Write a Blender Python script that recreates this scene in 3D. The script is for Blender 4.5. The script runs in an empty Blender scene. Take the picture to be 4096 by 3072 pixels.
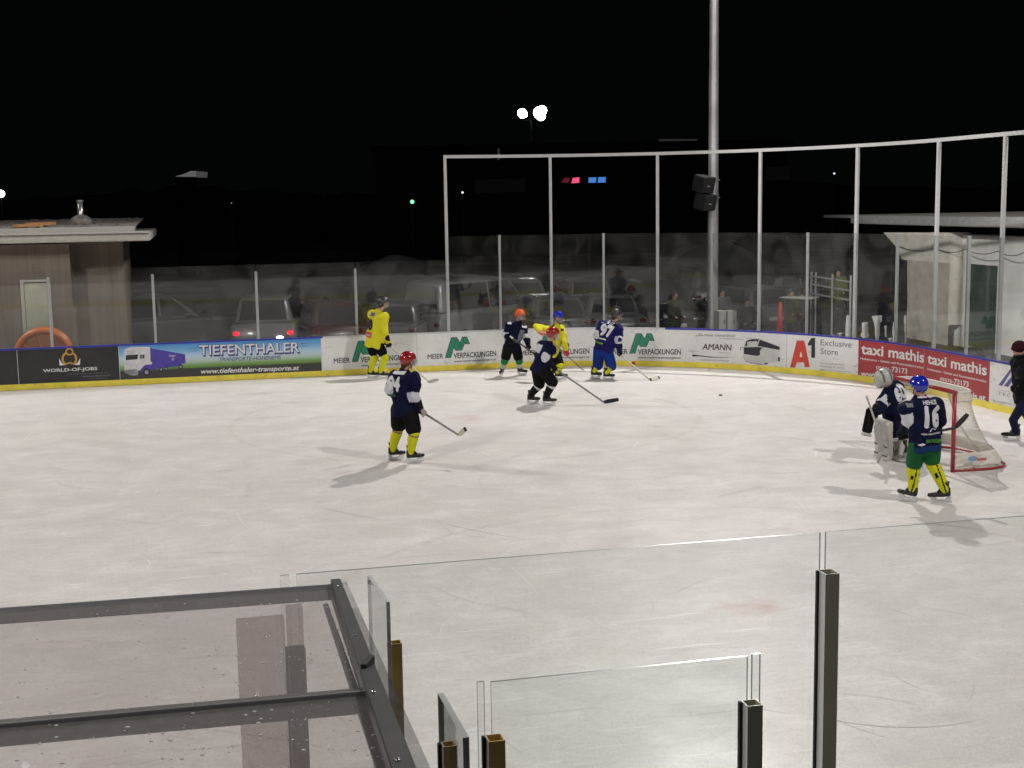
import bpy, bmesh, math, random
from mathutils import Vector, Matrix
from mathutils.bvhtree import BVHTree
random.seed(7)
R_ = math.radians
sc = bpy.context.scene
C = sc.collection

# ------------------------------------------------------------------ camera
FPX, PITCH, ROLL, YAW, CH = 5292.73, 0.136646, -0.0158103, 0.237017, 4.1543
Y0, X1, RR, BH, FT, GY = 32.3576, 15.0710, 7.69666, 0.96267, 5.27542, 17.5366
YN = 5.18                                  # inner face of the near boards
CF = Vector((math.sin(YAW)*math.cos(PITCH), math.cos(YAW)*math.cos(PITCH), -math.sin(PITCH)))
_r = Vector((math.cos(YAW), -math.sin(YAW), 0)); _u = _r.cross(CF)
CR = math.cos(ROLL)*_r + math.sin(ROLL)*_u
CU = -math.sin(ROLL)*_r + math.cos(ROLL)*_u
FH = Vector((math.sin(YAW), math.cos(YAW), 0)); RH = Vector((math.cos(YAW), -math.sin(YAW), 0))
cd = bpy.data.cameras.new('camera'); cam = bpy.data.objects.new('camera', cd); C.objects.link(cam)
M = Matrix((CR, CU, -CF)).transposed().to_4x4(); M.translation = Vector((0, 0, CH)); cam.matrix_world = M
cd.sensor_width = 36; cd.lens = FPX/4096*36; cd.clip_start = 0.05; cd.clip_end = 2000
sc.camera = cam

# ------------------------------------------------------------------ night sky, exposure
w = bpy.data.worlds.new('World'); sc.world = w; w.use_nodes = True
nt = w.node_tree; bg = nt.nodes['Background']
sky = nt.nodes.new('ShaderNodeTexSky'); sky.sky_type = 'NISHITA'; sky.sun_disc = False
sky.sun_elevation = R_(-7.0); sky.sun_rotation = R_(200)
nt.links.new(sky.outputs[0], bg.inputs[0]); bg.inputs[1].default_value = 0.12
bg2 = nt.nodes.new('ShaderNodeBackground'); bg2.inputs[0].default_value = (.80, .95, 1.0, 1); bg2.inputs[1].default_value = .0012   # town glow in the night air
ad_ = nt.nodes.new('ShaderNodeAddShader'); nt.links.new(bg.outputs[0], ad_.inputs[0]); nt.links.new(bg2.outputs[0], ad_.inputs[1])
nt.links.new(ad_.outputs[0], nt.nodes['World Output'].inputs[0])
sc.view_settings.view_transform = 'Standard'; sc.view_settings.look = 'None'
sc.view_settings.exposure = 0; sc.view_settings.gamma = 1
sc.cycles.use_denoising = True
sc.cycles.transparent_max_bounces = 24; sc.cycles.max_bounces = 7
sc.cycles.sample_clamp_indirect = 4.0

# floodlights: the mast behind the far boards, its twin by the near corner, and two at the other end
FLOODS = [((13.75, 32.9, 15.4), (3, 13, 0), 10800, .18, 140), ((16.5, 3.0, 20.0), (7, 23, 0), 11800, .2, 150),
          ((-15.0, 1.5, 17.0), (-6, 22, 0), 12000, 1.6, 122), ((-14.0, 36.0, 15.6), (-7, 14, 0), 12500, 1.4, 122),
          ((-14.2, 1.8, 17.2), (21.5, 32.2, 3.4), 40000, .3, 15)]  # last: narrow beam added only to brighten the pale building
for (pos, aim, power, rad, cone) in FLOODS:
    ld = bpy.data.lights.new('floodlight_beam', 'SPOT'); ld.energy = power; ld.shadow_soft_size = rad
    ld.spot_size = R_(cone); ld.spot_blend = 0.7 if cone < 140 else .6; ld.color = (1.0, 0.965, 0.925)
    lo = bpy.data.objects.new('floodlight_beam', ld); C.objects.link(lo); lo.location = pos
    lo.rotation_euler = (Vector(aim)-Vector(pos)).to_track_quat('-Z', 'Y').to_euler()

# ------------------------------------------------------------------ pixel -> place (photo is 4096 wide)
def ray(px, py): return CF + (px-2048)/FPX*CR - (py-1536)/FPX*CU
def on_z(px, py, z=0):
    d = ray(px, py); return Vector((0, 0, CH)) + d*((z-CH)/d.z)
def on_y(px, py, y):
    d = ray(px, py); return Vector((0, 0, CH)) + d*(y/d.y)
def at(px, py, D):
    d = ray(px, py); return Vector((0, 0, CH)) + d*(D/d.dot(FH))
S1 = 25 + X1 - RR; S2 = S1 + RR*math.pi/2
def bpt(s, z=0, off=0):                     # off > 0: towards the ice
    if s <= S1: return Vector((s-25, Y0-off, z))
    if s <= S2:
        t = (s-S1)/RR; r = RR-off
        return Vector((X1-RR+r*math.sin(t), Y0-RR+r*math.cos(t), z))
    return Vector((X1-off, Y0-RR-(s-S2), z))
def board(px, py):                          # where the sight line meets the inner face: (s, z)
    d = ray(px, py); o = Vector((0, 0, CH))
    p = o + d*(Y0/d.y)
    if p.x <= X1-RR: return (p.x+25, p.z)
    cx, cy = X1-RR, Y0-RR
    a = d.x**2+d.y**2; b = 2*(-d.x*cx-d.y*cy); c = cx*cx+cy*cy-RR*RR
    k = (-b+math.sqrt(max(0, b*b-4*a*c)))/(2*a); p = o+d*k
    if b*b-4*a*c > 0 and p.y >= cy: return (S1+RR*math.atan2(p.x-cx, p.y-cy), p.z)
    k = X1/d.x; p = o+d*k
    return (S2+cy-p.y, p.z)

# ------------------------------------------------------------------ materials
MATS = {}
def mat(name, col, rough=.6, metal=0, var=.0, vscale=8, bump=0, bscale=40, emis=0, spec=.5, coat=0, scuff=0):
    if name in MATS: return MATS[name]
    m = bpy.data.materials.new(name); m.use_nodes = True; n = m.node_tree.nodes; l = m.node_tree.links
    b = n['Principled BSDF']
    b.inputs['Roughness'].default_value = rough; b.inputs['Metallic'].default_value = metal
    b.inputs['Specular IOR Level'].default_value = spec; b.inputs['Coat Weight'].default_value = coat
    c4 = (*col, 1)
    tc = n.new('ShaderNodeTexCoord')
    if var:
        no = n.new('ShaderNodeTexNoise'); no.inputs['Scale'].default_value = vscale; no.inputs['Detail'].default_value = 5
        l.new(tc.outputs['Object'], no.inputs['Vector'])
        mr = n.new('ShaderNodeMapRange'); mr.inputs['From Min'].default_value = .3; mr.inputs['From Max'].default_value = .7
        mr.inputs['To Min'].default_value = 1-var; mr.inputs['To Max'].default_value = 1+var
        l.new(no.outputs['Fac'], mr.inputs['Value'])
        mx = n.new('ShaderNodeVectorMath'); mx.operation = 'SCALE'; mx.inputs[0].default_value = col
        l.new(mr.outputs[0], mx.inputs['Scale']); l.new(mx.outputs[0], b.inputs['Base Color'])
        if scuff:                            # puck marks and rubbed streaks
            mp = n.new('ShaderNodeMapping'); mp.inputs['Scale'].default_value = (1, 1, 2.6); l.new(tc.outputs['Object'], mp.inputs[0])
            ns = n.new('ShaderNodeTexNoise'); ns.inputs['Scale'].default_value = 4.5; ns.inputs['Detail'].default_value = 9; ns.inputs['Distortion'].default_value = 1.5; l.new(mp.outputs[0], ns.inputs[0])
            r2 = n.new('ShaderNodeMapRange'); r2.inputs['From Min'].default_value = .60; r2.inputs['From Max'].default_value = .70; r2.inputs['To Max'].default_value = scuff; l.new(ns.outputs['Fac'], r2.inputs['Value'])
            mm = n.new('ShaderNodeMix'); mm.data_type = 'RGBA'; l.new(r2.outputs[0], mm.inputs[0]); l.new(mx.outputs[0], mm.inputs[6]); mm.inputs[7].default_value = (.10, .10, .10, 1)
            l.new(mm.outputs[2], b.inputs['Base Color'])
    else: b.inputs['Base Color'].default_value = c4
    if bump:
        nb = n.new('ShaderNodeTexNoise'); nb.inputs['Scale'].default_value = bscale; nb.inputs['Detail'].default_value = 3
        l.new(tc.outputs['Object'], nb.inputs['Vector'])
        bp = n.new('ShaderNodeBump'); bp.inputs['Strength'].default_value = bump; bp.inputs['Distance'].default_value = .02
        l.new(nb.outputs['Fac'], bp.inputs['Height']); l.new(bp.outputs[0], b.inputs['Normal'])
    if emis:
        b.inputs['Emission Color'].default_value = c4; b.inputs['Emission Strength'].default_value = emis
    MATS[name] = m; return m

def glass_mat(name, tint=(.965, .975, .97), refl=1.0, haze=.03, hcol=(.6, .62, .62), hscale=1.2, gain=2.0, hz=(.35, 2.2)):
    m = bpy.data.materials.new(name); m.use_nodes = True; n = m.node_tree.nodes; l = m.node_tree.links
    n.remove(n['Principled BSDF']); out = n['Material Output']
    tr = n.new('ShaderNodeBsdfTransparent'); tr.inputs[0].default_value = (*tint, 1)
    gl = n.new('ShaderNodeBsdfGlossy'); gl.inputs['Roughness'].default_value = .02
    df = n.new('ShaderNodeBsdfDiffuse'); df.inputs[0].default_value = (*hcol, 1)
    fr = n.new('ShaderNodeFresnel'); fr.inputs[0].default_value = 1.45
    ge = n.new('ShaderNodeNewGeometry')
    inv = n.new('ShaderNodeMath'); inv.operation = 'SUBTRACT'; inv.inputs[0].default_value = 1; l.new(ge.outputs['Backfacing'], inv.inputs[1])
    f2 = n.new('ShaderNodeMath'); f2.operation = 'MULTIPLY'; l.new(fr.outputs[0], f2.inputs[0]); l.new(inv.outputs[0], f2.inputs[1])
    f3 = n.new('ShaderNodeMath'); f3.operation = 'MULTIPLY'; f3.use_clamp = True; l.new(f2.outputs[0], f3.inputs[0]); f3.inputs[1].default_value = refl*gain
    tc = n.new('ShaderNodeTexCoord'); no = n.new('ShaderNodeTexNoise'); no.inputs['Scale'].default_value = hscale; no.inputs['Detail'].default_value = 7
    no.inputs['Distortion'].default_value = 1.2
    l.new(tc.outputs['Object'], no.inputs['Vector'])
    mr = n.new('ShaderNodeMapRange'); mr.inputs['From Min'].default_value = .38; mr.inputs['From Max'].default_value = .75
    mr.inputs['To Min'].default_value = haze*hz[0]; mr.inputs['To Max'].default_value = haze*hz[1]; l.new(no.outputs['Fac'], mr.inputs['Value'])
    m1 = n.new('ShaderNodeMixShader'); l.new(mr.outputs[0], m1.inputs[0]); l.new(tr.outputs[0], m1.inputs[1]); l.new(df.outputs[0], m1.inputs[2])
    m2 = n.new('ShaderNodeMixShader'); l.new(f3.outputs[0], m2.inputs[0]); l.new(m1.outputs[0], m2.inputs[1]); l.new(gl.outputs[0], m2.inputs[2])
    l.new(m2.outputs[0], out.inputs['Surface']); MATS[name] = m; return m

# ------------------------------------------------------------------ mesh helpers
def tagit(o, label=None, cat=None, group=None, kind=None):
    if label: o['label'] = label
    if cat: o['category'] = cat
    if group: o['group'] = group
    if kind: o['kind'] = kind
    return o
def link(name, me, m=None, parent=None, smooth=False, mats=None):
    o = bpy.data.objects.new(name, me); C.objects.link(o)
    for x in (mats or ([m] if m else [])): me.materials.append(x)
    if parent:
        o.parent = parent; bpy_inv(o, parent)
    if smooth:
        for p in me.polygons: p.use_smooth = True
    return o
def bpy_inv(o, parent):
    o.matrix_parent_inverse = parent_world(parent).inverted()
def parent_world(p):
    m = p.matrix_basis.copy()
    return m if p.parent is None else parent_world(p.parent) @ p.matrix_parent_inverse @ m
def fin(name, bm, m=None, parent=None, smooth=False, mats=None):
    bmesh.ops.recalc_face_normals(bm, faces=bm.faces)
    me = bpy.data.meshes.new(name); bm.to_mesh(me); bm.free()
    return link(name, me, m, parent, smooth, mats)
def empty(name, loc, label, cat, group=None, rz=0):
    o = bpy.data.objects.new(name, None); C.objects.link(o); o.location = loc; o.rotation_euler = (0, 0, rz)
    o.empty_display_size = .2
    return tagit(o, label, cat, group)
def box(bm, c, s, rot=None, bev=0):
    r = bmesh.ops.create_cube(bm, size=1)
    vs = r['verts']; T = Matrix.Translation(Vector(c)) @ (rot.to_4x4() if rot else Matrix.Identity(4)) @ Matrix.Diagonal((*s, 1))
    bmesh.ops.transform(bm, matrix=T, verts=vs)
    if bev:
        es = list({e for v in vs for e in v.link_edges})
        bmesh.ops.bevel(bm, geom=es, offset=bev, segments=2, affect='EDGES')
def frame_of(d, up=Vector((0, 0, 1))):
    d = d.normalized()
    if abs(d.dot(up)) > .98: up = Vector((0, 1, 0)) if abs(d.y) < .9 else Vector((1, 0, 0))
    a = d.cross(up).normalized(); b = a.cross(d)
    return Matrix((a, d, b)).transposed()        # x: side, y: along, z: up
def bar(bm, p0, p1, w_, h_, up=Vector((0, 0, 1)), bev=0):
    p0, p1 = Vector(p0), Vector(p1); d = p1-p0
    box(bm, (p0+p1)/2, (w_, d.length, h_), frame_of(d, up), bev)
def rings(bm, rs, closed=False, cap=True):
    prev = None; first = None
    for r in rs:
        vs = [bm.verts.new(v) for v in r]
        if prev:
            n = len(vs)
            for i in range(n): bm.faces.new((prev[i], prev[(i+1) % n], vs[(i+1) % n], vs[i]))
        else: first = vs
        prev = vs
    if closed:
        n = len(prev)
        for i in range(n): bm.faces.new((prev[i], prev[(i+1) % n], first[(i+1) % n], first[i]))
    elif cap:
        bm.faces.new(first[::-1]); bm.faces.new(prev)
def tube(bm, pts, r, n=10, closed=False):
    pts = [Vector(p) for p in pts]; rs = []
    up = Vector((0, 0, 1))
    for i, p in enumerate(pts):
        a = pts[i-1] if (i > 0 or closed) else p; b = pts[(i+1) % len(pts)] if (i < len(pts)-1 or closed) else p
        F = frame_of(b-a, up); rr = r[i] if isinstance(r, (list, tuple)) else r
        rs.append([p+F.col[0]*rr*math.cos(t*2*math.pi/n)+F.col[2]*rr*math.sin(t*2*math.pi/n) for t in range(n)])
    rings(bm, rs, closed)
def capsule(bm, p0, p1, r0, r1, n=14):
    p0, p1 = Vector(p0), Vector(p1); d = p1-p0
    if d.length < 1e-5: d = Vector((0, 0, 1e-3))
    F = frame_of(d); u = d.normalized(); rs = []
    prof = [(-math.cos(t)*r0, math.sin(t)*r0, 0) for t in [x*math.pi/10 for x in range(1, 6)]]
    prof += [(math.sin(t)*r1, math.cos(t)*r1, 1) for t in [x*math.pi/10 for x in range(0, 5)]]
    for a, rr, e in prof:
        c = (p1 if e else p0)+u*a
        rs.append([c+F.col[0]*rr*math.cos(t*2*math.pi/n)+F.col[2]*rr*math.sin(t*2*math.pi/n) for t in range(n)])
    rings(bm, rs)
def ell(bm, c, sx, sy, sz, F=None, n=16):
    r = bmesh.ops.create_uvsphere(bm, u_segments=n, v_segments=n*3//4, radius=1)
    T = Matrix.Translation(Vector(c)) @ (F.to_4x4() if F else Matrix.Identity(4)) @ Matrix.Diagonal((sx, sy, sz, 1))
    bmesh.ops.transform(bm, matrix=T, verts=r['verts']); return r['verts']
def loft(bm, secs, n=20):                    # secs: (centre, half vector a, half vector b)
    rings(bm, [[c+a*math.cos(t*2*math.pi/n)+b*math.sin(t*2*math.pi/n) for t in range(n)] for c, a, b in secs])
def meld(bm, voxel, sm=3):
    """one continuous skin over the overlapping solids in bm"""
    bmesh.ops.recalc_face_normals(bm, faces=bm.faces)
    me = bpy.data.meshes.new('tmp'); bm.to_mesh(me); bm.free()
    o = bpy.data.objects.new('tmp', me); C.objects.link(o)
    md = o.modifiers.new('r', 'REMESH'); md.mode = 'VOXEL'; md.voxel_size = voxel
    ms = o.modifiers.new('s', 'SMOOTH'); ms.iterations = sm; ms.factor = .5
    dg = bpy.context.evaluated_depsgraph_get(); dg.update()
    out = bpy.data.meshes.new_from_object(o.evaluated_get(dg)); bpy.data.objects.remove(o); bpy.data.meshes.remove(me)
    for p in out.polygons: p.use_smooth = True
    return out
def zone(me, fn):
    for p in me.polygons: p.material_index = fn(p.center)

_tc = {}
def text_mesh(s, bold=0, shear=0, space=1.0):
    k = (s, bold, shear, space)
    if k in _tc: return _tc[k]
    fat = 0
    if bold > .03 or 'M' in s: fat, bold = bold*.8, 0
    cu = bpy.data.curves.new('t', 'FONT'); cu.body = s; cu.offset = bold; cu.shear = shear; cu.space_character = space
    cu.resolution_u = 3
    o = bpy.data.objects.new('t', cu); C.objects.link(o)
    dg = bpy.context.evaluated_depsgraph_get(); dg.update()
    me = bpy.data.meshes.new_from_object(o.evaluated_get(dg)); bpy.data.objects.remove(o)
    vs = [v.co.copy() for v in me.vertices]; fs = [tuple(p.vertices) for p in me.polygons]
    if fat:                                  # thicken by nine shifted layers, each a hair above the last
        v0, f0 = vs, fs; vs, fs = [], []
        for i, (dx, dy) in enumerate([(0, 0)]+[(math.cos(a*math.pi/4), math.sin(a*math.pi/4)) for a in range(8)]):
            n0 = len(vs); vs += [Vector((v.x+dx*fat, v.y+dy*fat, i)) for v in v0]; fs += [tuple(j+n0 for j in f) for f in f0]
    _tc[k] = (vs, fs); return _tc[k]
CAP = .73
def bm_text(bm, s, fn, bold=0, shear=0, split=0, space=1.0):
    """fn(u in 0..1, v in cap heights) -> point"""
    vs, fs = text_mesh(s, bold, shear, space)
    x0 = min(v.x for v in vs); x1 = max(v.x for v in vs)
    b2 = bmesh.new(); vv = [b2.verts.new(v) for v in vs]
    for f in fs:
        try: b2.faces.new([vv[i] for i in f])
        except ValueError: pass
    if split:
        bmesh.ops.triangulate(b2, faces=b2.faces)
        for _ in range(split):
            es = [e for e in b2.edges if e.calc_length() > .12]
            if es: bmesh.ops.subdivide_edges(b2, edges=es, cuts=1)
            bmesh.ops.triangulate(b2, faces=b2.faces)
    base = {}
    for v in b2.verts: base[v] = bm.verts.new(fn((v.co.x-x0)/(x1-x0), v.co.y/CAP, v.co.z))
    for f in b2.faces:
        try: bm.faces.new([base[v] for v in f.verts])
        except ValueError: pass
    b2.free()

# ================================================================== ICE AND GROUND
def rink_outline(grow=0, n=24):
    pts = []
    L = -25
    for (cx, cy, a0) in ((X1-RR, YN+RR, -90), (X1-RR, Y0-RR, 0)):
        for i in range(n+1):
            a = R_(a0+90*i/n); pts.append(Vector((cx+(RR+grow)*math.cos(a), cy+(RR+grow)*math.sin(a), 0)))
    pts.append(Vector((L, Y0+grow, 0))); pts.append(Vector((L, YN-grow, 0)))
    return pts
def ice_material():
    m = bpy.data.materials.new('ice'); m.use_nodes = True; n = m.node_tree.nodes; l = m.node_tree.links
    b = n['Principled BSDF']; tc = n.new('ShaderNodeTexCoord')
    def noise(scale, vec=None, det=6, dist=0.):
        t = n.new('ShaderNodeTexNoise'); t.inputs['Scale'].default_value = scale; t.inputs['Detail'].default_value = det
        t.inputs['Distortion'].default_value = dist
        l.new(vec or tc.outputs['Object'], t.inputs['Vector']); return t.outputs['Fac']
    def mapping(rot, scl):
        mp = n.new('ShaderNodeMapping'); mp.inputs['Rotation'].default_value = (0, 0, R_(rot)); mp.inputs['Scale'].default_value = scl
        l.new(tc.outputs['Object'], mp.inputs['Vector']); return mp.outputs[0]
    def rng(x, a, b_, c, d):
        r = n.new('ShaderNodeMapRange'); l.new(x, r.inputs['Value'])
        for k, v in zip(('From Min', 'From Max', 'To Min', 'To Max'), (a, b_, c, d)): r.inputs[k].default_value = v
        return r.outputs[0]
    def mix(f, a, b_, mode='MIX'):
        x = n.new('ShaderNodeMix'); x.data_type = 'RGBA'; x.blend_type = mode
        if isinstance(f, float): x.inputs[0].default_value = f
        else: l.new(f, x.inputs[0])
        for k, v in ((6, a), (7, b_)):
            if isinstance(v, tuple): x.inputs[k].default_value = (*v, 1)
            else: l.new(v, x.inputs[k])
        return x.outputs[2]
    def mth(op, a, b_):
        x = n.new('ShaderNodeMath'); x.operation = op
        for k, v in ((0, a), (1, b_)):
            if isinstance(v, (int, float)): x.inputs[k].default_value = v
            else: l.new(v, x.inputs[k])
        return x.outputs[0]
    col = mix(rng(noise(.22, det=3), .35, .65, 0, 1), (.635, .62, .585), (.695, .66, .645))
    col = mix(rng(noise(.55, det=9, dist=1.5), .40, .68, 0, .55), col, (.585, .545, .53))
    col = mix(rng(noise(1.9, mapping(-25, (.7, 1.2, 1)), 9, 1.2), .48, .72, 0, .5), col, (.83, .815, .80))
    col = mix(rng(noise(5.5, mapping(50, (.8, 1.2, 1)), 8, 1.0), .48, .68, 0, .35), col, (.52, .50, .485))
    col = mix(rng(noise(17, det=8), .45, .7, 0, .40), col, (.50, .475, .465))
    col = mix(rng(noise(50, det=6), .45, .62, 0, .30), col, (.88, .85, .84))
    # shallow skate cuts in several directions
    for k, (rot, sx, sy, amt, c) in enumerate([(20, 1.1, 26, .55, (.95, .95, .94)), (-28, 1.0, 24, .55, (.94, .93, .93)), (68, 1.2, 24, .45, (.94, .94, .93)),
                                               (-50, 1.1, 18, .40, (.46, .42, .41)), (118, 1.0, 17, .40, (.46, .42, .41)), (42, .9, 15, .35, (.48, .44, .43))]):
        f = rng(noise(1, mapping(rot, (sx, sy, 1)), 3, .35+.1*k), .655, .69, 0, 1)
        g = rng(noise(.45+.1*k, mapping(40*k, (1, 1, 1)), 2), .48, .6, 0, amt)
        col = mix(mth('MULTIPLY', f, g), col, c)
    # faded face-off spots and rings under the ice
    sep = n.new('ShaderNodeSeparateXYZ'); l.new(tc.outputs['Object'], sep.inputs[0])
    worn = rng(noise(3, det=8), .38, .68, .1, 1)
    for (px, py) in ((2995, 2428), (1862, 1672)):
        p = on_z(px, py)
        dx = mth('SUBTRACT', sep.outputs[0], p.x); dy = mth('SUBTRACT', sep.outputs[1], p.y)
        r = mth('SQRT', mth('ADD', mth('MULTIPLY', dx, dx), mth('MULTIPLY', dy, dy)), 0)
        r = mth('ADD', r, rng(noise(2.5), 0, 1, -.10, .10))
        f = mth('MULTIPLY', rng(r, .22, .42, .55, 0), worn)
        col = mix(f, col, (.50, .25, .22))
        ring = mth('MULTIPLY', rng(mth('ABSOLUTE', mth('SUBTRACT', r, 4.5), 0), .02, .09, .30, 0), worn)
        col = mix(ring, col, (.42, .30, .28))
    gl = mth('ABSOLUTE', mth('SUBTRACT', sep.outputs[0], X1-4.0), 0)
    col = mix(mth('MULTIPLY', rng(gl, .02, .05, .16, 0), worn), col, (.45, .25, .22))
    l.new(col, b.inputs['Base Color'])
    b.inputs['Specular IOR Level'].default_value = .14
    l.new(rng(noise(1.3, det=8), .3, .7, .30, .5), b.inputs['Roughness'])
    bp = n.new('ShaderNodeBump'); bp.inputs['Strength'].default_value = .22; bp.inputs['Distance'].default_value = .01
    l.new(noise(22, mapping(10, (.6, 1.4, 1)), 8), bp.inputs['Height']); l.new(bp.outputs[0], b.inputs['Normal'])
    return m
bm = bmesh.new(); bm.faces.new([bm.verts.new(p) for p in rink_outline()])
tagit(fin('ice', bm, ice_material()), kind='structure')
bm = bmesh.new(); rc = random.Random(11)
for k in range(420):                               # long curved skate cuts
    cx, cy = rc.uniform(-10, 14), rc.uniform(6.5, 31.5); rad = rc.choice((.6, 1.2, 2.5, 4.5, 4.5, 9)); a0 = rc.uniform(0, 2*math.pi); da = min(1.6, rc.uniform(.3, 1.8)/rad); wd = rc.uniform(.003, .0075)*(1 if cy < 18 else 1.5)
    n_ = 12; pv = None; k_m = 0 if rc.random() < .5 else 1
    for i in range(n_+1):
        a = a0+da*i/n_; w_ = wd*math.sin(math.pi*(i+.3)/(n_+.6)); x = cx+rad*(math.cos(a)-math.cos(a0)); y = cy+rad*(math.sin(a)-math.sin(a0))
        if math.hypot(max(0, x-(X1-RR)), max(0, y-(Y0-RR), (YN+RR)-y)) > RR-.3 and x > X1-RR: pv = None; continue
        if y > Y0-.2: pv = None; continue
        p = [bm.verts.new((x+math.cos(a)*o, y+math.sin(a)*o, .003)) for o in (-w_, w_)]
        if pv: f_ = bm.faces.new((pv[0], pv[1], p[1], p[0])); f_.material_index = k_m
        pv = p
tagit(fin('skate_cuts', bm, None, mats=[mat('cut snow', (.80, .79, .78), .8), mat('cut groove', (.60, .575, .56), .5)]), kind='stuff')

def lot_material():
    m = bpy.data.materials.new('snowy lot'); m.use_nodes = True; n = m.node_tree.nodes; l = m.node_tree.links
    b = n['Principled BSDF']; tc = n.new('ShaderNodeTexCoord'); t = n.new('ShaderNodeTexNoise'); t.inputs['Scale'].default_value = .35
    t.inputs['Detail'].default_value = 9; t.inputs['Distortion'].default_value = .8; l.new(tc.outputs['Object'], t.inputs['Vector'])
    r = n.new('ShaderNodeValToRGB'); l.new(t.outputs['Fac'], r.inputs[0]); e = r.color_ramp.elements
    e[0].position = .45; e[0].color = (.010, .010, .011, 1); e[1].position = .66; e[1].color = (.10, .10, .11, 1)
    l.new(r.outputs[0], b.inputs['Base Color']); b.inputs['Roughness'].default_value = .75; return m
bm = bmesh.new()
g = bmesh.ops.create_grid(bm, x_segments=2, y_segments=2, size=600)
bmesh.ops.translate(bm, verts=bm.verts, vec=(0, 0, -.06))
tagit(fin('ground', bm, lot_material()), kind='structure')
# dark wooded slope far behind the lot
bm = bmesh.new(); nx, ny = 90, 16; gr = []
for j in range(ny+1):
    row = []
    for i in range(nx+1):
        x = -260+620*i/nx; y = 150+ j*22
        z = -1 + (j/ny)**1.2*9*(1+.25*math.sin(i*.21)+.12*math.sin(i*.63+j)) + random.uniform(-1.5, 1.5)*(j > 0)
        row.append(bm.verts.new((x, y, z)))
    gr.append(row)
for j in range(ny):
    for i in range(nx): bm.faces.new((gr[j][i], gr[j][i+1], gr[j+1][i+1], gr[j+1][i]))
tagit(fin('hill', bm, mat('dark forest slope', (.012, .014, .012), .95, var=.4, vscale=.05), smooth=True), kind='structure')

# ================================================================== BOARDS
def strip(bm, s0, s1, z0, z1, off, ds=.18):
    n = max(1, int((s1-s0)/ds)); prev = None
    for i in range(n+1):
        s = s0+(s1-s0)*i/n; a = bm.verts.new(bpt(s, z0, off)); b = bm.verts.new(bpt(s, z1, off))
        if prev: bm.faces.new((prev[0], a, b, prev[1]))
        prev = (a, b)
def slab(bm, s0, s1, z0, z1, o0, o1, ds=.18, zrow=None):
    n = max(1, int((s1-s0)/ds)); rs = []
    for i in range(n+1):
        s = s0+(s1-s0)*i/n
        rs.append([bpt(s, z0, o0), bpt(s, z1, o0), bpt(s, z1, o1), bpt(s, z0, o1)])
    rings(bm, rs)
SE = S2+ (Y0-RR-YN-RR)
boards = empty('rink_boards', bpt(30, 0, 0), 'white dasher boards with yellow kick plate and advertisements round the far side', 'rink boards')
white = mat('board white', (.76, .76, .75), .38, var=.08, vscale=1.5, scuff=.30)
bm = bmesh.new(); slab(bm, 0, SE, 0, BH-.03, 0, -.10); fin('board_panel', bm, white, boards)
bm = bmesh.new(); slab(bm, 0, SE, .002, .135, .014, .001)
kick = fin('kick_plate', bm, mat('kick yellow', (.88, .74, .085), .4, var=.10, vscale=3, scuff=.35), boards)
bm = bmesh.new(); slab(bm, 0, board(1290, 1340)[0], BH-.028, BH+.006, .012, -.115)
tagit(fin('top_rail', bm, mat('rail blue', (.03, .035, .36), .45), boards), 'blue top rail over the left advertisements')
bm = bmesh.new(); slab(bm, board(1290, 1340)[0]+.002, board(2660, 1310)[0], BH-.028, BH+.004, .010, -.115)
tagit(fin('top_rail', bm, mat('rail pale', (.6, .6, .62), .45), boards), 'pale top rail over the middle advertisements')
bm = bmesh.new(); slab(bm, board(2660, 1310)[0]+.002, SE, BH-.028, BH+.006, .012, -.115)
tagit(fin('top_rail', bm, MATS['rail blue'], boards), 'blue top rail round the right corner')
bm = bmesh.new(); b_ = board(2535, 1452); slab(bm, b_[0]-.05, b_[0]+.05, .03, .12, .018, .0145, ds=.5)
tagit(fin('marker_plate', bm, mat('marker red', (.62, .06, .02), .4), boards), 'small red marker on the yellow kick plate')

black_ad = mat('ad black', (.022, .023, .026), .35, var=.25, vscale=2, scuff=.0)
red_ad = mat('ad red', (.36, .035, .045), .42, var=.1, vscale=2)
def grad_mat():
    m = bpy.data.materials.new('ad landscape print'); m.use_nodes = True; n = m.node_tree.nodes; l = m.node_tree.links
    b = n['Principled BSDF']; tc = n.new('ShaderNodeTexCoord'); sp = n.new('ShaderNodeSeparateXYZ'); l.new(tc.outputs['Object'], sp.inputs[0])
    r = n.new('ShaderNodeValToRGB'); l.new(sp.outputs[2], r.inputs[0]); cr = r.color_ramp; cr.interpolation = 'LINEAR'
    stops = [(.135, (.05, .05, .048)), (.30, (.045, .045, .043)), (.335, (.06, .06, .05)), (.35, (.12, .24, .05)), (.42, (.20, .36, .12)),
             (.50, (.45, .56, .50)), (.62, (.50, .64, .74)), (.76, (.20, .46, .72)), (.93, (.06, .26, .58))]
    cr.elements[0].position = stops[0][0]; cr.elements[0].color = (*stops[0][1], 1)
    cr.elements[1].position = stops[-1][0]; cr.elements[1].color = (*stops[-1][1], 1)
    for p, c in stops[1:-1]:
        e = cr.elements.new(p); e.color = (*c, 1)
    l.new(r.outputs[0], b.inputs['Base Color']); b.inputs['Roughness'].default_value = .4; return m
def ad(s0, s1, m, label):
    bm = bmesh.new(); slab(bm, s0+.006, s1-.006, .137, BH-.032, .006, .001)
    return tagit(fin('advertising_panel', bm, m, boards), label)
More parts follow.
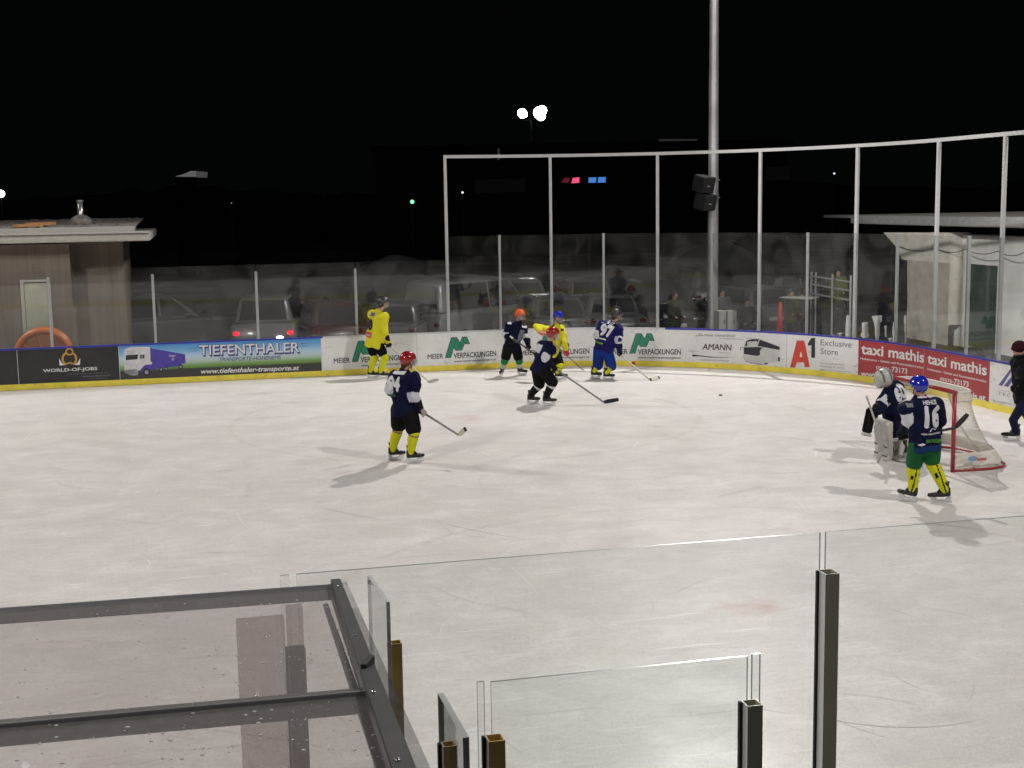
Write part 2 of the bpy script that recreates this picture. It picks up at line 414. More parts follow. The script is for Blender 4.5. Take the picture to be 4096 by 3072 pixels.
# seams in the white panels
for s in (28.04+2.36, 28.04+4.72, 28.04+7.08, 39.9):
    bm = bmesh.new(); slab(bm, s-.004, s+.004, .137, BH-.034, .0078, .0072, ds=1)
    fin('panel_seam', bm, mat('seam grey', (.28, .28, .28), .6), boards)
sT0 = board(477, 1450)[0]; sT1 = board(1286, 1420)[0]; sM1 = board(2648, 1400)[0]; sA1 = board(3000, 1400)[0]
sX0 = board(3433, 1440)[0]; sX1 = board(3696, 1450)[0]; sX2 = board(3958, 1540)[0]
sW0 = board(71, 1460)[0]
ad_left = ad(10, sW0, black_ad, 'plain dark panel at the left edge')
ad_jobs = ad(sW0, sT0, black_ad, 'dark panel reading WORLD-OF-JOBS')
ad_truck = ad(sT0, sT1, grad_mat(), 'landscape panel with a blue lorry')
ad_meier = ad(sT1, sM1, white, 'white panels with green folded ribbon logos')
ad_bus = ad(sM1, sA1, white, 'white panel with a coach')
ad_a1 = ad(sA1, sX0, white, 'white panel with a large red letter A')
ad_taxi = ad(sX0, sX1, red_ad, 'first dark red taxi panel')
ad_taxi2 = ad(sX1, sX2, red_ad, 'second dark red taxi panel')
ad_tech = ad(sX2, sX2+2.3, white, 'white panel with blue slanted stripes')
ad_last = ad(sX2+2.3, SE-.1, white, 'plain white panels past the goal')

def btext(s, x0, y0, x1, y1, cap, m, par, off=.010, bold=0, shear=0, space=1.0, ds=0, lname='lettering', dz=0, bm=None, done=True):
    """baseline from pixel (x0,y0) to (x1,y1), cap height in pixels"""
    a = board(x0, y0); b = board(x1, y1); t = board(x0, y0-cap); ch = t[1]-a[1]
    B = bm or bmesh.new()
    bm_text(B, s, lambda u, v, k: bpt(a[0]+ds+u*(b[0]-a[0]), a[1]+dz+u*(b[1]-a[1])+v*ch, off+k*.00012), bold, shear, space=space)
    if done: return fin(lname, B, m, par)
def bpoly(pts, m, par, off=.010, ds=0, name='print', raw=False, bm=None):
    B = bm or bmesh.new()
    q = [board(*p) for p in pts]
    try: B.faces.new([B.verts.new(bpt(s+ds, z, off)) for s, z in q])
    except ValueError: pass
    if bm is None: return fin(name, B, m, par)
ink = mat('print black', (.025, .025, .028), .45)
inkg = mat('print grey', (.20, .20, .21), .5)
inkw = mat('print white', (.72, .72, .72), .45)
inkblue = mat('print blue', (.03, .035, .20), .45)
gold = mat('print gold', (.55, .30, .05), .45)
# --- WORLD-OF-JOBS
def c1(x, y): return (x/1.8437, 700+y/1.8437)
btext('WORLD-OF-JOBS', *c1(318, 1455), *c1(718, 1437), 13, inkw, ad_jobs, bold=.02)
btext('IHR PARTNER FUER PERSONAL', *c1(500, 1472), *c1(800, 1462), 4, inkg, ad_jobs)
btext('PERSONALVERMITTLUNG', *c1(612, 1490), *c1(815, 1482), 5, mat('print mid', (.3, .3, .3), .5), ad_jobs)
btext('HOHENEMS', *c1(650, 1506), *c1(790, 1500), 4, inkg, ad_jobs)
B = bmesh.new(); cs = board(*c1(512, 1303)); n = 20
def ringpoly(B, cs, r0, r1, a0=0, a1=360, off=.010, n=20, sy=1):
    pr = None
    for i in range(n+1):
        t = R_(a0+(a1-a0)*i/n)
        a = B.verts.new(bpt(cs[0]+r0*math.cos(t), cs[1]+sy*r0*math.sin(t), off)); b = B.verts.new(bpt(cs[0]+r1*math.cos(t), cs[1]+sy*r1*math.sin(t), off))
        if pr: B.faces.new((pr[0], a, b, pr[1]))
        pr = (a, b)
ringpoly(B, cs, .055, .09)
cs = board(*c1(512, 1355)); ringpoly(B, cs, .13, .175, -60, 60); ringpoly(B, cs, .13, .175, 120, 240)
ringpoly(B, (cs[0], cs[1]-.16), .05, .085, 30, 150)
fin('logo', B, gold, ad_jobs)
B = bmesh.new()
for pts in ([(435, 1350), (455, 1385), (480, 1400), (440, 1405)], [(592, 1350), (590, 1400), (548, 1400), (575, 1380)]):
    bpoly([c1(*p) for p in pts], None, None, bm=B)
fin('logo', B, inkw, ad_jobs)
# --- TIEFENTHALER : crop offset (500,1300) scale 2.4578
def c8(x, y): return (500+x/2.4578, 1300+y/2.4578)
shadow_ink = mat('print dark blue', (.045, .04, .22), .45)
btext('TIEFENTHALER', *c8(725, 302), *c8(1716, 268), 42, shadow_ink, ad_truck, off=.009, bold=.045, shear=.0, ds=.022, dz=-.022)
btext('TIEFENTHALER', *c8(725, 297), *c8(1722, 264), 42, shadow_ink, ad_truck, off=.0105, bold=.045)
btext('TIEFENTHALER', *c8(730, 296), *c8(1716, 263), 41, inkw, ad_truck, off=.012, bold=.012)
btext('TRANSPORTE-HOHENEMS', *c8(930, 356), *c8(1535, 334), 15, shadow_ink, ad_truck, bold=.012, shear=.2)
btext('www.tiefenthaler-transporte.at', *c8(748, 478), *c8(1715, 440), 19, inkw, ad_truck, bold=.025, shear=.3)
B = bmesh.new()
for a_, b2_ in (((570, 240), (725, 222)), ((620, 262), (722, 250)), ((1730, 182), (1850, 186)), ((1720, 208), (1830, 210))):
    bpoly([c8(*a_), c8(b2_[0], b2_[1]-3), c8(b2_[0], b2_[1]+3)] if a_[0] < 1000 else [c8(a_[0], a_[1]-3), c8(*b2_), c8(a_[0], a_[1]+3)], None, None, bm=B)
fin('print', B, inkblue, ad_truck)
tr_blue = mat('lorry blue', (.075, .05, .36), .45, var=.15, vscale=6); tr_w = mat('lorry white', (.62, .62, .64), .45, var=.12, vscale=7)
tr_g = mat('lorry grey', (.33, .33, .35), .45)
bpoly([c8(x, y) for x, y in [(-6, 240), (60, 215), (245, 215), (255, 390), (190, 400), (160, 440), (70, 470), (-5, 455)]], tr_w, ad_truck, .0095)
bpoly([c8(x, y) for x, y in [(250, 228), (590, 288), (595, 378), (250, 408)]], tr_blue, ad_truck, .0100)
bpoly([c8(x, y) for x, y in [(150, 440), (200, 385), (250, 375), (560, 380), (560, 402), (360, 422), (230, 450), (160, 470)]], tr_blue, ad_truck, .0108)
bpoly([c8(x, y) for x, y in [(8, 296), (130, 289), (122, 336), (8, 346)]], ink, ad_truck, .0115)
bpoly([c8(x, y) for x, y in [(148, 292), (192, 289), (190, 328), (150, 332)]], ink, ad_truck, .0115)
bpoly([c8(x, y) for x, y in [(165, 290), (172, 290), (171, 330), (165, 331)]], tr_w, ad_truck, .0122)
for yy in (258, 275): bpoly([c8(x, y) for x, y in [(10, yy), (95, yy-6), (95, yy), (10, yy+7)]], tr_g, ad_truck, .0118)
bpoly([c8(x, y) for x, y in [(0, 440), (110, 432), (132, 450), (128, 492), (80, 498), (0, 474)]], tr_g, ad_truck, .0118)
for yy in (449, 461, 474): bpoly([c8(x, y) for x, y in [(4, yy), (100, yy-5), (100, yy-1), (4, yy+5)]], ink, ad_truck, .0126)
bpoly([c8(x, y) for x, y in [(160, 410), (190, 370), (245, 345), (270, 372), (262, 385), (200, 392), (170, 412)]], tr_w, ad_truck, .0125)
bpoly([c8(x, y) for x, y in [(430, 290), (505, 297), (478, 318), (440, 313)]], tr_g, ad_truck, .0112)
bpoly([c8(x, y) for x, y in [(455, 330), (490, 325), (470, 356)]], tr_g, ad_truck, .0112)
B = bmesh.new(); B2 = bmesh.new()
for (x, y, r) in ((212, 464, .085), (355, 436, .045), (405, 428, .042), (548, 412, .05)):
    q = board(*c8(x, y)); ringpoly(B, q, .0, r, off=.0130, n=18, sy=1.15); ringpoly(B2, q, 0, r*.5, off=.0138, n=14, sy=1.15)
bmesh.ops.remove_doubles(B, verts=B.verts, dist=1e-5); bmesh.ops.remove_doubles(B2, verts=B2.verts, dist=1e-5)
fin('print', B, ink, ad_truck); fin('print', B2, tr_g, ad_truck)
# --- MEIER VERPACKUNGEN x4 ; master measured on the fourth: offset (1950,1200) scale 2.765
def c7(x, y): return (1950+x/2.765, 1200+y/2.765)
lg_g = mat('logo green', (.015, .24, .135), .42, var=.12, vscale=9); lg_d = mat('logo outline', (.06, .07, .065), .45)
outl = [(1567, 592), (1640, 368), (1705, 368), (1738, 425), (1762, 368), (1818, 368), (1850, 453), (1803, 453), (1793, 447), (1759, 519), (1690, 519), (1668, 490), (1636, 593)]
s4 = board(*c7(1567, 592))[0]
cen = (1695, 470)
for k, apx in enumerate((1405.5, 1779, 2150, None)):
    ds = 0 if apx is None else board(apx, 1425)[0]-s4
    dz = 0
    bpoly([c7(*p) for p in outl], lg_d, ad_meier, .0095, ds=ds, name='logo')
    inner = [(1578, 586), (1647, 375), (1700, 375), (1738, 440), (1768, 375), (1812, 375), (1838, 447), (1806, 446), (1790, 440), (1755, 512), (1696, 512), (1664, 478), (1631, 586)]
    bpoly([c7(*p) for p in inner], lg_g, ad_meier, .0108, ds=ds, name='logo')
    B = bmesh.new()
    for pts in ([(1700, 372), (1705, 372), (1672, 492), (1666, 488)], [(1738, 438), (1742, 430), (1762, 512), (1755, 514)], [(1766, 372), (1771, 372), (1795, 444), (1789, 442)]):
        bpoly([c7(*p) for p in pts], None, None, .0118, ds=ds, bm=B)
    fin('logo', B, lg_d, ad_meier)
    btext('MEIER', *c7(1376, 596), *c7(1550, 594), 20, ink, ad_meier, ds=ds, bold=.02)
    btext('VERPACKUNGEN', *c7(1665, 600), *c7(2140, 602), 21.5, ink, ad_meier, ds=ds, bold=.02)
    btext('www.meierverpackungen.at', *c7(1668, 645), *c7(2138, 650), 9, ink, ad_meier, ds=ds, bold=.012, shear=.1)
# --- coach ad : offset (2400,1250) scale 2.1067
def c6(x, y): return (2400+x/2.1067, 1250+y/2.1067)
btext('...die neue Generation', *c6(800, 198), *c6(1140, 207), 12, inkg, ad_bus, bold=.006)
btext('in Sachen Reisebus', *c6(1010, 222), *c6(1215, 232), 6, inkg, ad_bus)
btext('AMANN', *c6(862, 310), *c6(1112, 320), 24, mat('print brown', (.10, .07, .06), .45), ad_bus, bold=.03, shear=.15)
btext('reisen', *c6(995, 343), *c6(1103, 347), 9, mat('print pale', (.40, .40, .40), .5), ad_bus, shear=.2)
bpoly([c6(x, y) for x, y in [(778, 352), (815, 357), (900, 368), (960, 374), (1050, 376), (1165, 371), (1050, 380), (940, 380), (830, 368), (780, 372)]], ink, ad_bus)
btext('www.amannreisen.at', *c6(845, 405), *c6(1090, 412), 8, inkg, ad_bus)
bus_w = mat('coach silver', (.56, .56, .55), .4, var=.1, vscale=5)
bpoly([c6(x, y) for x, y in [(1210, 290), (1225, 240), (1262, 218), (1345, 220), (1515, 285), (1518, 405), (1420, 425), (1330, 432), (1225, 408), (1207, 385)]], bus_w, ad_bus, .0095)
bpoly([c6(x, y) for x, y in [(1222, 283), (1235, 240), (1270, 224), (1342, 224), (1322, 275), (1290, 280)]], ink, ad_bus, .0105)
bpoly([c6(x, y) for x, y in [(1348, 228), (1516, 290), (1517, 316), (1330, 282)]], ink, ad_bus, .0105)
bpoly([c6(x, y) for x, y in [(1212, 294), (1330, 290), (1440, 305), (1360, 350), (1330, 366), (1215, 350)]], ink, ad_bus, .0105)
bpoly([c6(x, y) for x, y in [(1232, 378), (1300, 384), (1300, 390), (1236, 386)]], inkg, ad_bus, .0105)
bpoly([c6(x, y) for x, y in [(1385, 432), (1385, 385), (1402, 374), (1418, 382), (1418, 430), (1400, 440)]], ink, ad_bus, .0112)
bpoly([c6(x, y) for x, y in [(1500, 410), (1500, 385), (1509, 374), (1518, 378), (1518, 412)]], ink, ad_bus, .0112)
bpoly([c6(x, y) for x, y in [(1212, 392), (1300, 420), (1400, 441), (1330, 438), (1230, 415)]], inkg, ad_bus, .0090)
bpoly([c6(x, y) for x, y in [(1183, 290), (1207, 292), (1207, 297), (1190, 297), (1190, 320), (1184, 320)]], inkg, ad_bus)
# --- A1
a1r = mat('letter red', (.58, .06, .04), .4, var=.15, vscale=4)
bpoly([c6(x, y) for x, y in [(1604, 462), (1660, 236), (1724, 236), (1770, 460), (1728, 460), (1720, 420), (1660, 420), (1648, 463)]], a1r, ad_a1, .0095, name='lettering')
bpoly([c6(x, y) for x, y in [(1684, 374), (1694, 326), (1708, 374)]], white, ad_a1, .0105, name='lettering')
bpoly([c6(x, y) for x, y in [(1753, 262), (1782, 215), (1815, 214), (1814, 383), (1782, 380), (1783, 275), (1755, 280)]], ink, ad_a1, .0100, name='lettering')
btext('Exclusive', *c6(1860, 275), *c6(2122, 297), 25, inkg, ad_a1, bold=.006)
btext('Store', *c6(1860, 348), *c6(2008, 361), 25, inkg, ad_a1, bold=.006)
btext('Der A1 Telekom Shop', *c6(1858, 432), *c6(2060, 447), 7, inkg, ad_a1)
btext('Marktstrasse 22, Dornbirn', *c6(1858, 458), *c6(2068, 475), 7, inkg, ad_a1)
btext('05572 31313, www.a1store.at', *c6(1858, 486), *c6(2120, 506), 6, inkg, ad_a1)
# --- taxi : offset (3350,1300) scale 2.9651
def c9(x, y): return (3350+x/2.9651, 1300+y/2.9651)
btext('taxi mathis', *c9(282, 338), *c9(1030, 446), 42, inkw, ad_taxi, bold=.022)
btext('Hohenems \u2022 G\u00f6tzis und Kummenbergregion', *c9(275, 408), *c9(1025, 520), 9, inkw, ad_taxi, bold=.02)
btext('05576-', *c9(462, 522), *c9(640, 548), 13, inkw, ad_taxi, bold=.02)
btext('73173', *c9(645, 552), *c9(832, 580), 21, inkw, ad_taxi, bold=.02)
btext('www.taximathis.at', *c9(275, 600), *c9(1000, 690), 20, inkw, ad_taxi, bold=.03)
btext('taxi mathis', *c9(1070, 452), *c9(1775, 598), 42, inkw, ad_taxi2, bold=.022)
btext('Hohenems \u2022 G\u00f6tzis und Kummenbergregion', *c9(1068, 532), *c9(1770, 682), 9, inkw, ad_taxi2, bold=.02)
btext('05576-', *c9(1222, 655), *c9(1380, 690), 13, inkw, ad_taxi2, bold=.02)
btext('73173', *c9(1385, 695), *c9(1560, 735), 21, inkw, ad_taxi2, bold=.02)
btext('www.taximathis.at', *c9(1080, 760), *c9(1760, 902), 24, inkw, ad_taxi2, bold=.03)
# --- TECH panel
stripe = mat('stripe blue', (.09, .08, .27), .45)
bpoly([c9(x, y) for x, y in [(1912, 712), (1960, 722), (2075, 535), (2068, 508)]], stripe, ad_tech)
bpoly([c9(x, y) for x, y in [(1978, 722), (2030, 735), (2120, 600), (2112, 560)]], stripe, ad_tech)
btext('TECHNIK', *c9(1910, 828), *c9(2290, 905), 14, inkg, ad_tech, bold=.01, space=1.5)
bpoly([c9(x, y) for x, y in [(1905, 765), (2290, 838), (2290, 842), (1905, 769)]], inkg, ad_tech)
btext('Spenglerei Glaserei', *c9(1840, 905), *c9(2280, 985), 8, inkg, ad_tech, shear=.3)

# near boards (seen only mirrored in the far glass)
nb = empty('near_boards', (3, YN, 0), 'white dasher boards with yellow kick plate on the near side, below the stands', 'rink boards')
def nslab(bm, z0, z1, o0, o1):
    pts = [(-25, YN, 0, 1)] + [(X1-RR, YN, 0, 1)]
    rs = []
    for x in (-25, -10, X1-RR): rs.append([Vector((x, YN-o0, z0)), Vector((x, YN-o0, z1)), Vector((x, YN-o1, z1)), Vector((x, YN-o1, z0))])
    for i in range(1, 25):
        t = R_(90*i/24); cx, cy = X1-RR, YN+RR
        P = lambda o, z: Vector((cx+(RR+o)*math.sin(t), cy-(RR+o)*math.cos(t), z))
        rs.append([P(o0, z0), P(o0, z1), P(o1, z1), P(o1, z0)])
    rings(bm, rs)
bm = bmesh.new(); nslab(bm, 0, BH, 0, .1); fin('board_panel', bm, white, nb)
bm = bmesh.new(); nslab(bm, .002, .135, -.014, -.001); fin('kick_plate', bm, MATS['kick yellow'], nb)

# ================================================================== GLASS AND POSTS, FAR SIDE
glass_far = glass_mat('far glass', haze=.028, hcol=(.5, .5, .49), hscale=1.1, gain=1.9)
edge = mat('glass edge', (.16, .18, .175), .3, spec=.6)
alu = mat('white steel', (.52, .52, .53), .42, metal=.1, var=.05)
def pane_box(bm, p0, p1, z0, z1, th=.012):
    p0 = Vector((p0.x, p0.y, 0)); p1 = Vector((p1.x, p1.y, 0)); d = (p1-p0).normalized(); nrm = Vector((-d.y, d.x, 0))*th/2
    rings(bm, [[Vector((q.x, q.y, z)) for q in (p0-nrm, p1-nrm, p1+nrm, p0+nrm)] for z in (z0, z1)])
def pane(p0, p1, z0, z1, m, par, th=.012, name='pane', em=None):
    bm = bmesh.new(); pane_box(bm, p0, p1, z0, z1, th)
    me_o = fin(name, bm, None, par, mats=[m, em or edge])
    for p in me_o.data.polygons:
        if p.area < (z1-z0)*th*1.5 or abs(p.normal.z) > .5: p.material_index = 1
    return me_o
def bpost(s, z0, z1, par, wd=.062, dp=.06, off=-.05):
    p = bpt(s, 0, off); q = bpt(s+.01, 0, off); d = (q-p).normalized()
    bm = bmesh.new(); rot = Matrix((d, Vector((-d.y, d.x, 0)), Vector((0, 0, 1)))).transposed()
    box(bm, (p.x, p.y, (z0+z1)/2), (wd, dp, z1-z0), rot, bev=.004)
    return fin('post', bm, alu, par)
low = empty('glass_barrier', bpt(25, BH, -.03), 'low clear glass barrier with pale posts above the left advertisements', 'glass barrier')
lowS = [17.06, 19.43, 21.8, 24.14, 26.54, 28.93, 31.22]
for i, s in enumerate(lowS[:-1]):
    bpost(s, BH-.02, 2.60, low)
    pane(bpt(s+.012, 0, -.012), bpt(lowS[i+1]-.012, 0, -.012), BH+.008, 2.76, glass_far, low)
scr = empty('protective_screen', bpt(36, BH, -.03), 'tall protective screen of pale steel frame and glass round the right corner', 'protective screen')
tallS = [31.22, 33.86, 36.52, 39.12, 41.75, 44.33, 46.63, 49.1, 51.6, 54.1]
midS = [32.56, 35.17, 37.9, 40.4, 43.02, 45.53, 47.85, 50.3, 52.9]
for s in tallS: bpost(s, BH-.02, FT-.03, scr, wd=.07, dp=.07)
for s in midS: bpost(s, BH-.02, 3.34, scr, wd=.055, dp=.055)
allS = sorted(tallS+midS)
for a, b in zip(allS, allS[1:]):
    pane(bpt(a+.014, 0, -.012), bpt(b-.014, 0, -.012), BH+.008, 3.33, glass_far, scr)
bm = bmesh.new(); slab(bm, tallS[0]-.035, tallS[-1]+.05, FT-.03, FT+.045, -.015, -.085, ds=.25)
fin('top_rail', bm, alu, scr)

# ================================================================== FLOODLIGHT MAST + LOUDSPEAKERS
pb = on_y(2850, 1318, 33.6); pt = on_y(2857, 0, 33.6)
mx, my = pb.x, pb.y
mast = empty('floodlight_mast', (mx, my, 0), 'tall round galvanised floodlight mast behind the far boards', 'floodlight mast')
galv = mat('galvanised', (.50, .50, .51), .45, metal=.55, var=.22, vscale=1.6)
bm = bmesh.new(); N = 28
zs = [-.05, .3, 4.2, 4.25, 4.3, 9, 15.3]; rs_ = [.155, .15, .142, .148, .139, .120, .09]
rings(bm, [[Vector((mx+r*math.cos(2*math.pi*i/N), my+r*math.sin(2*math.pi*i/N), z)) for i in range(N)] for z, r in zip(zs, rs_)])
fin('pole', bm, galv, mast, smooth=True)
bm = bmesh.new(); box(bm, (mx, my, 15.35), (2.6, .12, .12)); fin('crossarm', bm, galv, mast)
def flood_head(x, y, z, aim, par, em=True, sz=.5):
    d = (Vector(aim)-Vector((x, y, z))).normalized(); F = frame_of(d)
    bm = bmesh.new(); box(bm, Vector((x, y, z)), (sz, .22, sz*.8), F, .03); fin('lamp_housing', bm, mat('housing grey', (.16, .16, .17), .5), par)
    bm = bmesh.new(); box(bm, Vector((x, y, z))+d*.115, (sz*.86, .01, sz*.66), F)
    fin('lamp_glass', bm, mat('lit lamp', (1, .98, .95), .5, emis=8), par)
for dx in (-1.1, -.4, .4, 1.1): flood_head(mx+dx, my-.2, 15.7, (4, 17, 0), mast)
bm = bmesh.new(); q = on_y(2852, 960, my-.16)
box(bm, (q.x, my-.146, q.z), (.07, .03, .1), bev=.006); fin('terminal_box', bm, mat('black plastic', (.012, .012, .013), .55), mast)
def speaker(px, py, label):
    c = on_y(px, py, my-.42); t = empty('loudspeaker', c, label, 'loudspeaker', 'loudspeakers on the mast')
    bm = bmesh.new(); F = Matrix.Rotation(R_(28), 3, 'Z') @ Matrix.Rotation(R_(14), 3, 'X')
    W, D, H = .50, .40, .42
    pts = [(-W/2, -D/2), (W/2, -D/2), (W/2*.72, D/2), (-W/2*.72, D/2)]
    rings(bm, [[c+F @ Vector((x*k, y*k, z)) for x, y in pts] for z, k in ((-H/2, .96), (-H/2+.02, 1), (H/2-.02, 1), (H/2, .96))])
    fin('cabinet', bm, mat('speaker black', (.018, .018, .02), .6), t)
    bm = bmesh.new(); box(bm, c+F @ Vector((0, -D/2-.006, 0)), (W*.92, .01, H*.9), F); fin('grille', bm, mat('grille black', (.03, .03, .032), .8, bump=.6, bscale=160), t)
    bm = bmesh.new(); box(bm, c+F @ Vector((-.01, -D/2-.015, -.02)), (.085, .008, .022), F); fin('badge', bm, inkw, t)
    bm = bmesh.new()
    for dz in (-.14, .14): bar(bm, c+F @ Vector((.02, D/2-.02, dz)), Vector((mx, my-.1, c.z+dz*.9)), .06, .03)
    tube(bm, [Vector((mx+.17*math.cos(a), my+.17*math.sin(a), c.z+.1)) for a in [2*math.pi*i/16 for i in range(16)]], .018, 6, True)
    fin('bracket', bm, mat('bracket grey', (.4, .4, .4), .4, metal=.6), t)
speaker(2812, 735, 'upper black loudspeaker clamped to the floodlight mast')
speaker(2818, 806, 'lower black loudspeaker clamped to the floodlight mast, under the other')

# other masts of the rink (outside the picture, they carry the lamps that light it)
for k, (pos, aim, power, rad, cone) in enumerate(FLOODS[1:4]):
    lab = ('galvanised floodlight mast beside the near right corner', 'galvanised floodlight mast at the near left', 'galvanised floodlight mast at the far left end')[k]
    t = empty('floodlight_mast', (pos[0], pos[1]-.6*(1 if pos[1] < 10 else -1), 0), lab, 'floodlight mast')
    bm = bmesh.new(); tube(bm, [(t.location.x, t.location.y, z) for z in (-.05, 8, pos[2]-.2)], [.16, .13, .1], 16); fin('pole', bm, galv, t, smooth=True)
    for dx in (-.9, -.3, .3, .9): flood_head(pos[0]+dx, t.location.y, pos[2]+.3, aim, t)

# ================================================================== FAR FLOODLIGHTS, LIT WINDOWS, SMALL LAMPS
far = empty('distant_floodlight', at(2125, 470, 120), 'pair of blazing white floodlights far off in the night sky', 'floodlight')
lamp = mat('blazing lamp', (.93, .96, 1), .5, emis=30)
for (px, py, r) in ((2090, 454, .40), (2082, 448, .24), (2099, 460, .22), (2157, 450, .50), (2168, 442, .42), (2163, 464, .40), (2150, 458, .30)):
    c = at(px, py, 120); bm = bmesh.new()
    F = frame_of((Vector((0, 0, CH))-c)); 
    rings(bm, [[c+F.col[1]*o+(F.col[0]*math.cos(a)+F.col[2]*math.sin(a))*r*k for a in [2*math.pi*i/24 for i in range(24)]] for o, k in ((-.4, .3), (0, 1), (.05, 1))])
    fin('lamp_glass', bm, lamp, far)
    bm = bmesh.new(); 
    rings(bm, [[c+F.col[1]*o+(F.col[0]*math.cos(a)+F.col[2]*math.sin(a))*r*k for a in [2*math.pi*i/24 for i in range(24)]] for o, k in ((-.5, .4), (-.02, 1.06))])
    fin('lamp_housing', bm, MATS['housing grey'], far)
c = at(2125, 470, 120.6); bm = bmesh.new(); tube(bm, [(c.x, c.y, -.05), (c.x, c.y, c.z)], .12, 10); bar(bm, at(2080, 480, 120.6), at(2175, 480, 120.6), .1, .1)
mat('dark steel', (.05, .05, .055), .6); fin('pole', bm, mat('pole black', (.004, .004, .004), .9), far)

def dim(name, col, e=1.0): return mat(name, col, .6, emis=e)
D = 105
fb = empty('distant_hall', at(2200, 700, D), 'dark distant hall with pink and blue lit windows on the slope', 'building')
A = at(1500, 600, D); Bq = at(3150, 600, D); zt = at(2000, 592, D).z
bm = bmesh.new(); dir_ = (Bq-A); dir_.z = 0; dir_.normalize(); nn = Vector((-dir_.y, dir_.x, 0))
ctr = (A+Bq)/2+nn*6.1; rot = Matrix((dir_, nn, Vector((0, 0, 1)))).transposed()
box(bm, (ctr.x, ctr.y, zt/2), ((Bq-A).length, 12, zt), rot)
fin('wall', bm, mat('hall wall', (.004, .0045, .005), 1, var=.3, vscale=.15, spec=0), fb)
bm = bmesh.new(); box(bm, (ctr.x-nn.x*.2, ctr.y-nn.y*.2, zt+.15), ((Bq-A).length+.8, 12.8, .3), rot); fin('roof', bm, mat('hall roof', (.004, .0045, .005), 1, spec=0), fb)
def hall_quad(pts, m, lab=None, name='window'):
    bm = bmesh.new(); vs = []
    q = []
    for (x, y) in pts:
        d = ray(x, y); k = (A-Vector((0, 0, CH))).dot(nn)/d.dot(nn); q.append(Vector((0, 0, CH))+d*k-nn*.02)
    rings(bm, [q, [v-nn*.06 for v in q]])
    o = fin(name, bm, m, fb)
    if lab: o['label'] = lab
hall_quad([(2285, 733), (2291, 712), (2318, 709), (2317, 731)], dim('pink light', (1.0, .10, .22), .85), 'bright pink lit window')
hall_quad([(2245, 731), (2256, 712), (2280, 711), (2274, 731)], dim('dim pink light', (.5, .03, .1), .12), 'dim red window')
hall_quad([(2353, 731), (2355, 710), (2385, 709), (2384, 731)], dim('blue light', (.10, .33, .95), .55), 'left blue lit window')
hall_quad([(2391, 731), (2392, 709), (2423, 708), (2422, 730)], MATS['blue light'], 'right blue lit window')
hall_quad([(1900, 720), (2100, 714), (2102, 768), (1900, 772)], mat('hall panel', (.035, .038, .044), .9, spec=0), name='facade_panel')
hall_quad([(1990, 582), (1999, 582), (1999, 640), (1990, 640)], mat('hall pale', (.40, .40, .40), .9, spec=0), name='facade_strip')
hall_quad([(2635, 556), (2788, 556), (2788, 566), (2635, 566)], mat('hall pale', (.40, .40, .40), .9, spec=0), name='facade_strip')
hall_quad([(3060, 668), (3160, 665), (3160, 720), (3060, 724)], MATS['hall panel'], name='facade_panel')
def small_lamp(px, py, D, r, m, label, cat='lamp'):
    c = at(px, py, D); t = empty('small_lamp', (c.x, c.y, max(0, c.z-.2)), label, cat, 'small lamps in the dark background')
    bm = bmesh.new(); ell(bm, c, r, r, r, n=10); fin('bulb', bm, m, t, smooth=True)
    bm = bmesh.new(); tube(bm, [(c.x, c.y+.1, -.05), (c.x, c.y+.1, c.z)], .03, 6); fin('lamp_post', bm, mat('pole black', (.004, .004, .004), .9), t)
small_lamp(1649, 807, 90, .13, dim('green lamp', (.15, 1, .35), 2.5), 'small green lamp alone in the dark left of the tall screen')
small_lamp(1850, 770, 90, .07, dim('cool lamp', (.8, .85, 1), 1.6), 'faint white lamp seen inside the tall screen frame')
small_lamp(4, 775, 80, .22, dim('bright lamp', (.85, .92, 1), 9), 'bright white lamp at the left edge above the hut roof')
small_lamp(3337, 694, 90, .06, MATS['cool lamp'], 'faint white lamp high above the pale building roof')
small_lamp(926, 812, 90, .05, dim('dim lamp', (.6, .55, .5), .3), 'very faint lamp in the dark right of the hut')
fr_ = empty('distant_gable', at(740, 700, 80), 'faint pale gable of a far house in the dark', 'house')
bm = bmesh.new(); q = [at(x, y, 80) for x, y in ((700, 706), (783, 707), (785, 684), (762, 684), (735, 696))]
rings(bm, [q, [v+FH*3 for v in q]]); fin('roof', bm, mat('gable glow', (.8, .8, .82), .8, emis=.05), fr_)  # slight emission added so the roof shows pale at night; no lamp
cbt = at(742, 707, 80); bm = bmesh.new(); box(bm, (cbt.x, cbt.y+1.6, cbt.z/2), (1.3, 2.6, cbt.z-.02)); fin('wall', bm, mat('wall in the dark', (.001, .001, .001), 1, spec=0), fr_)

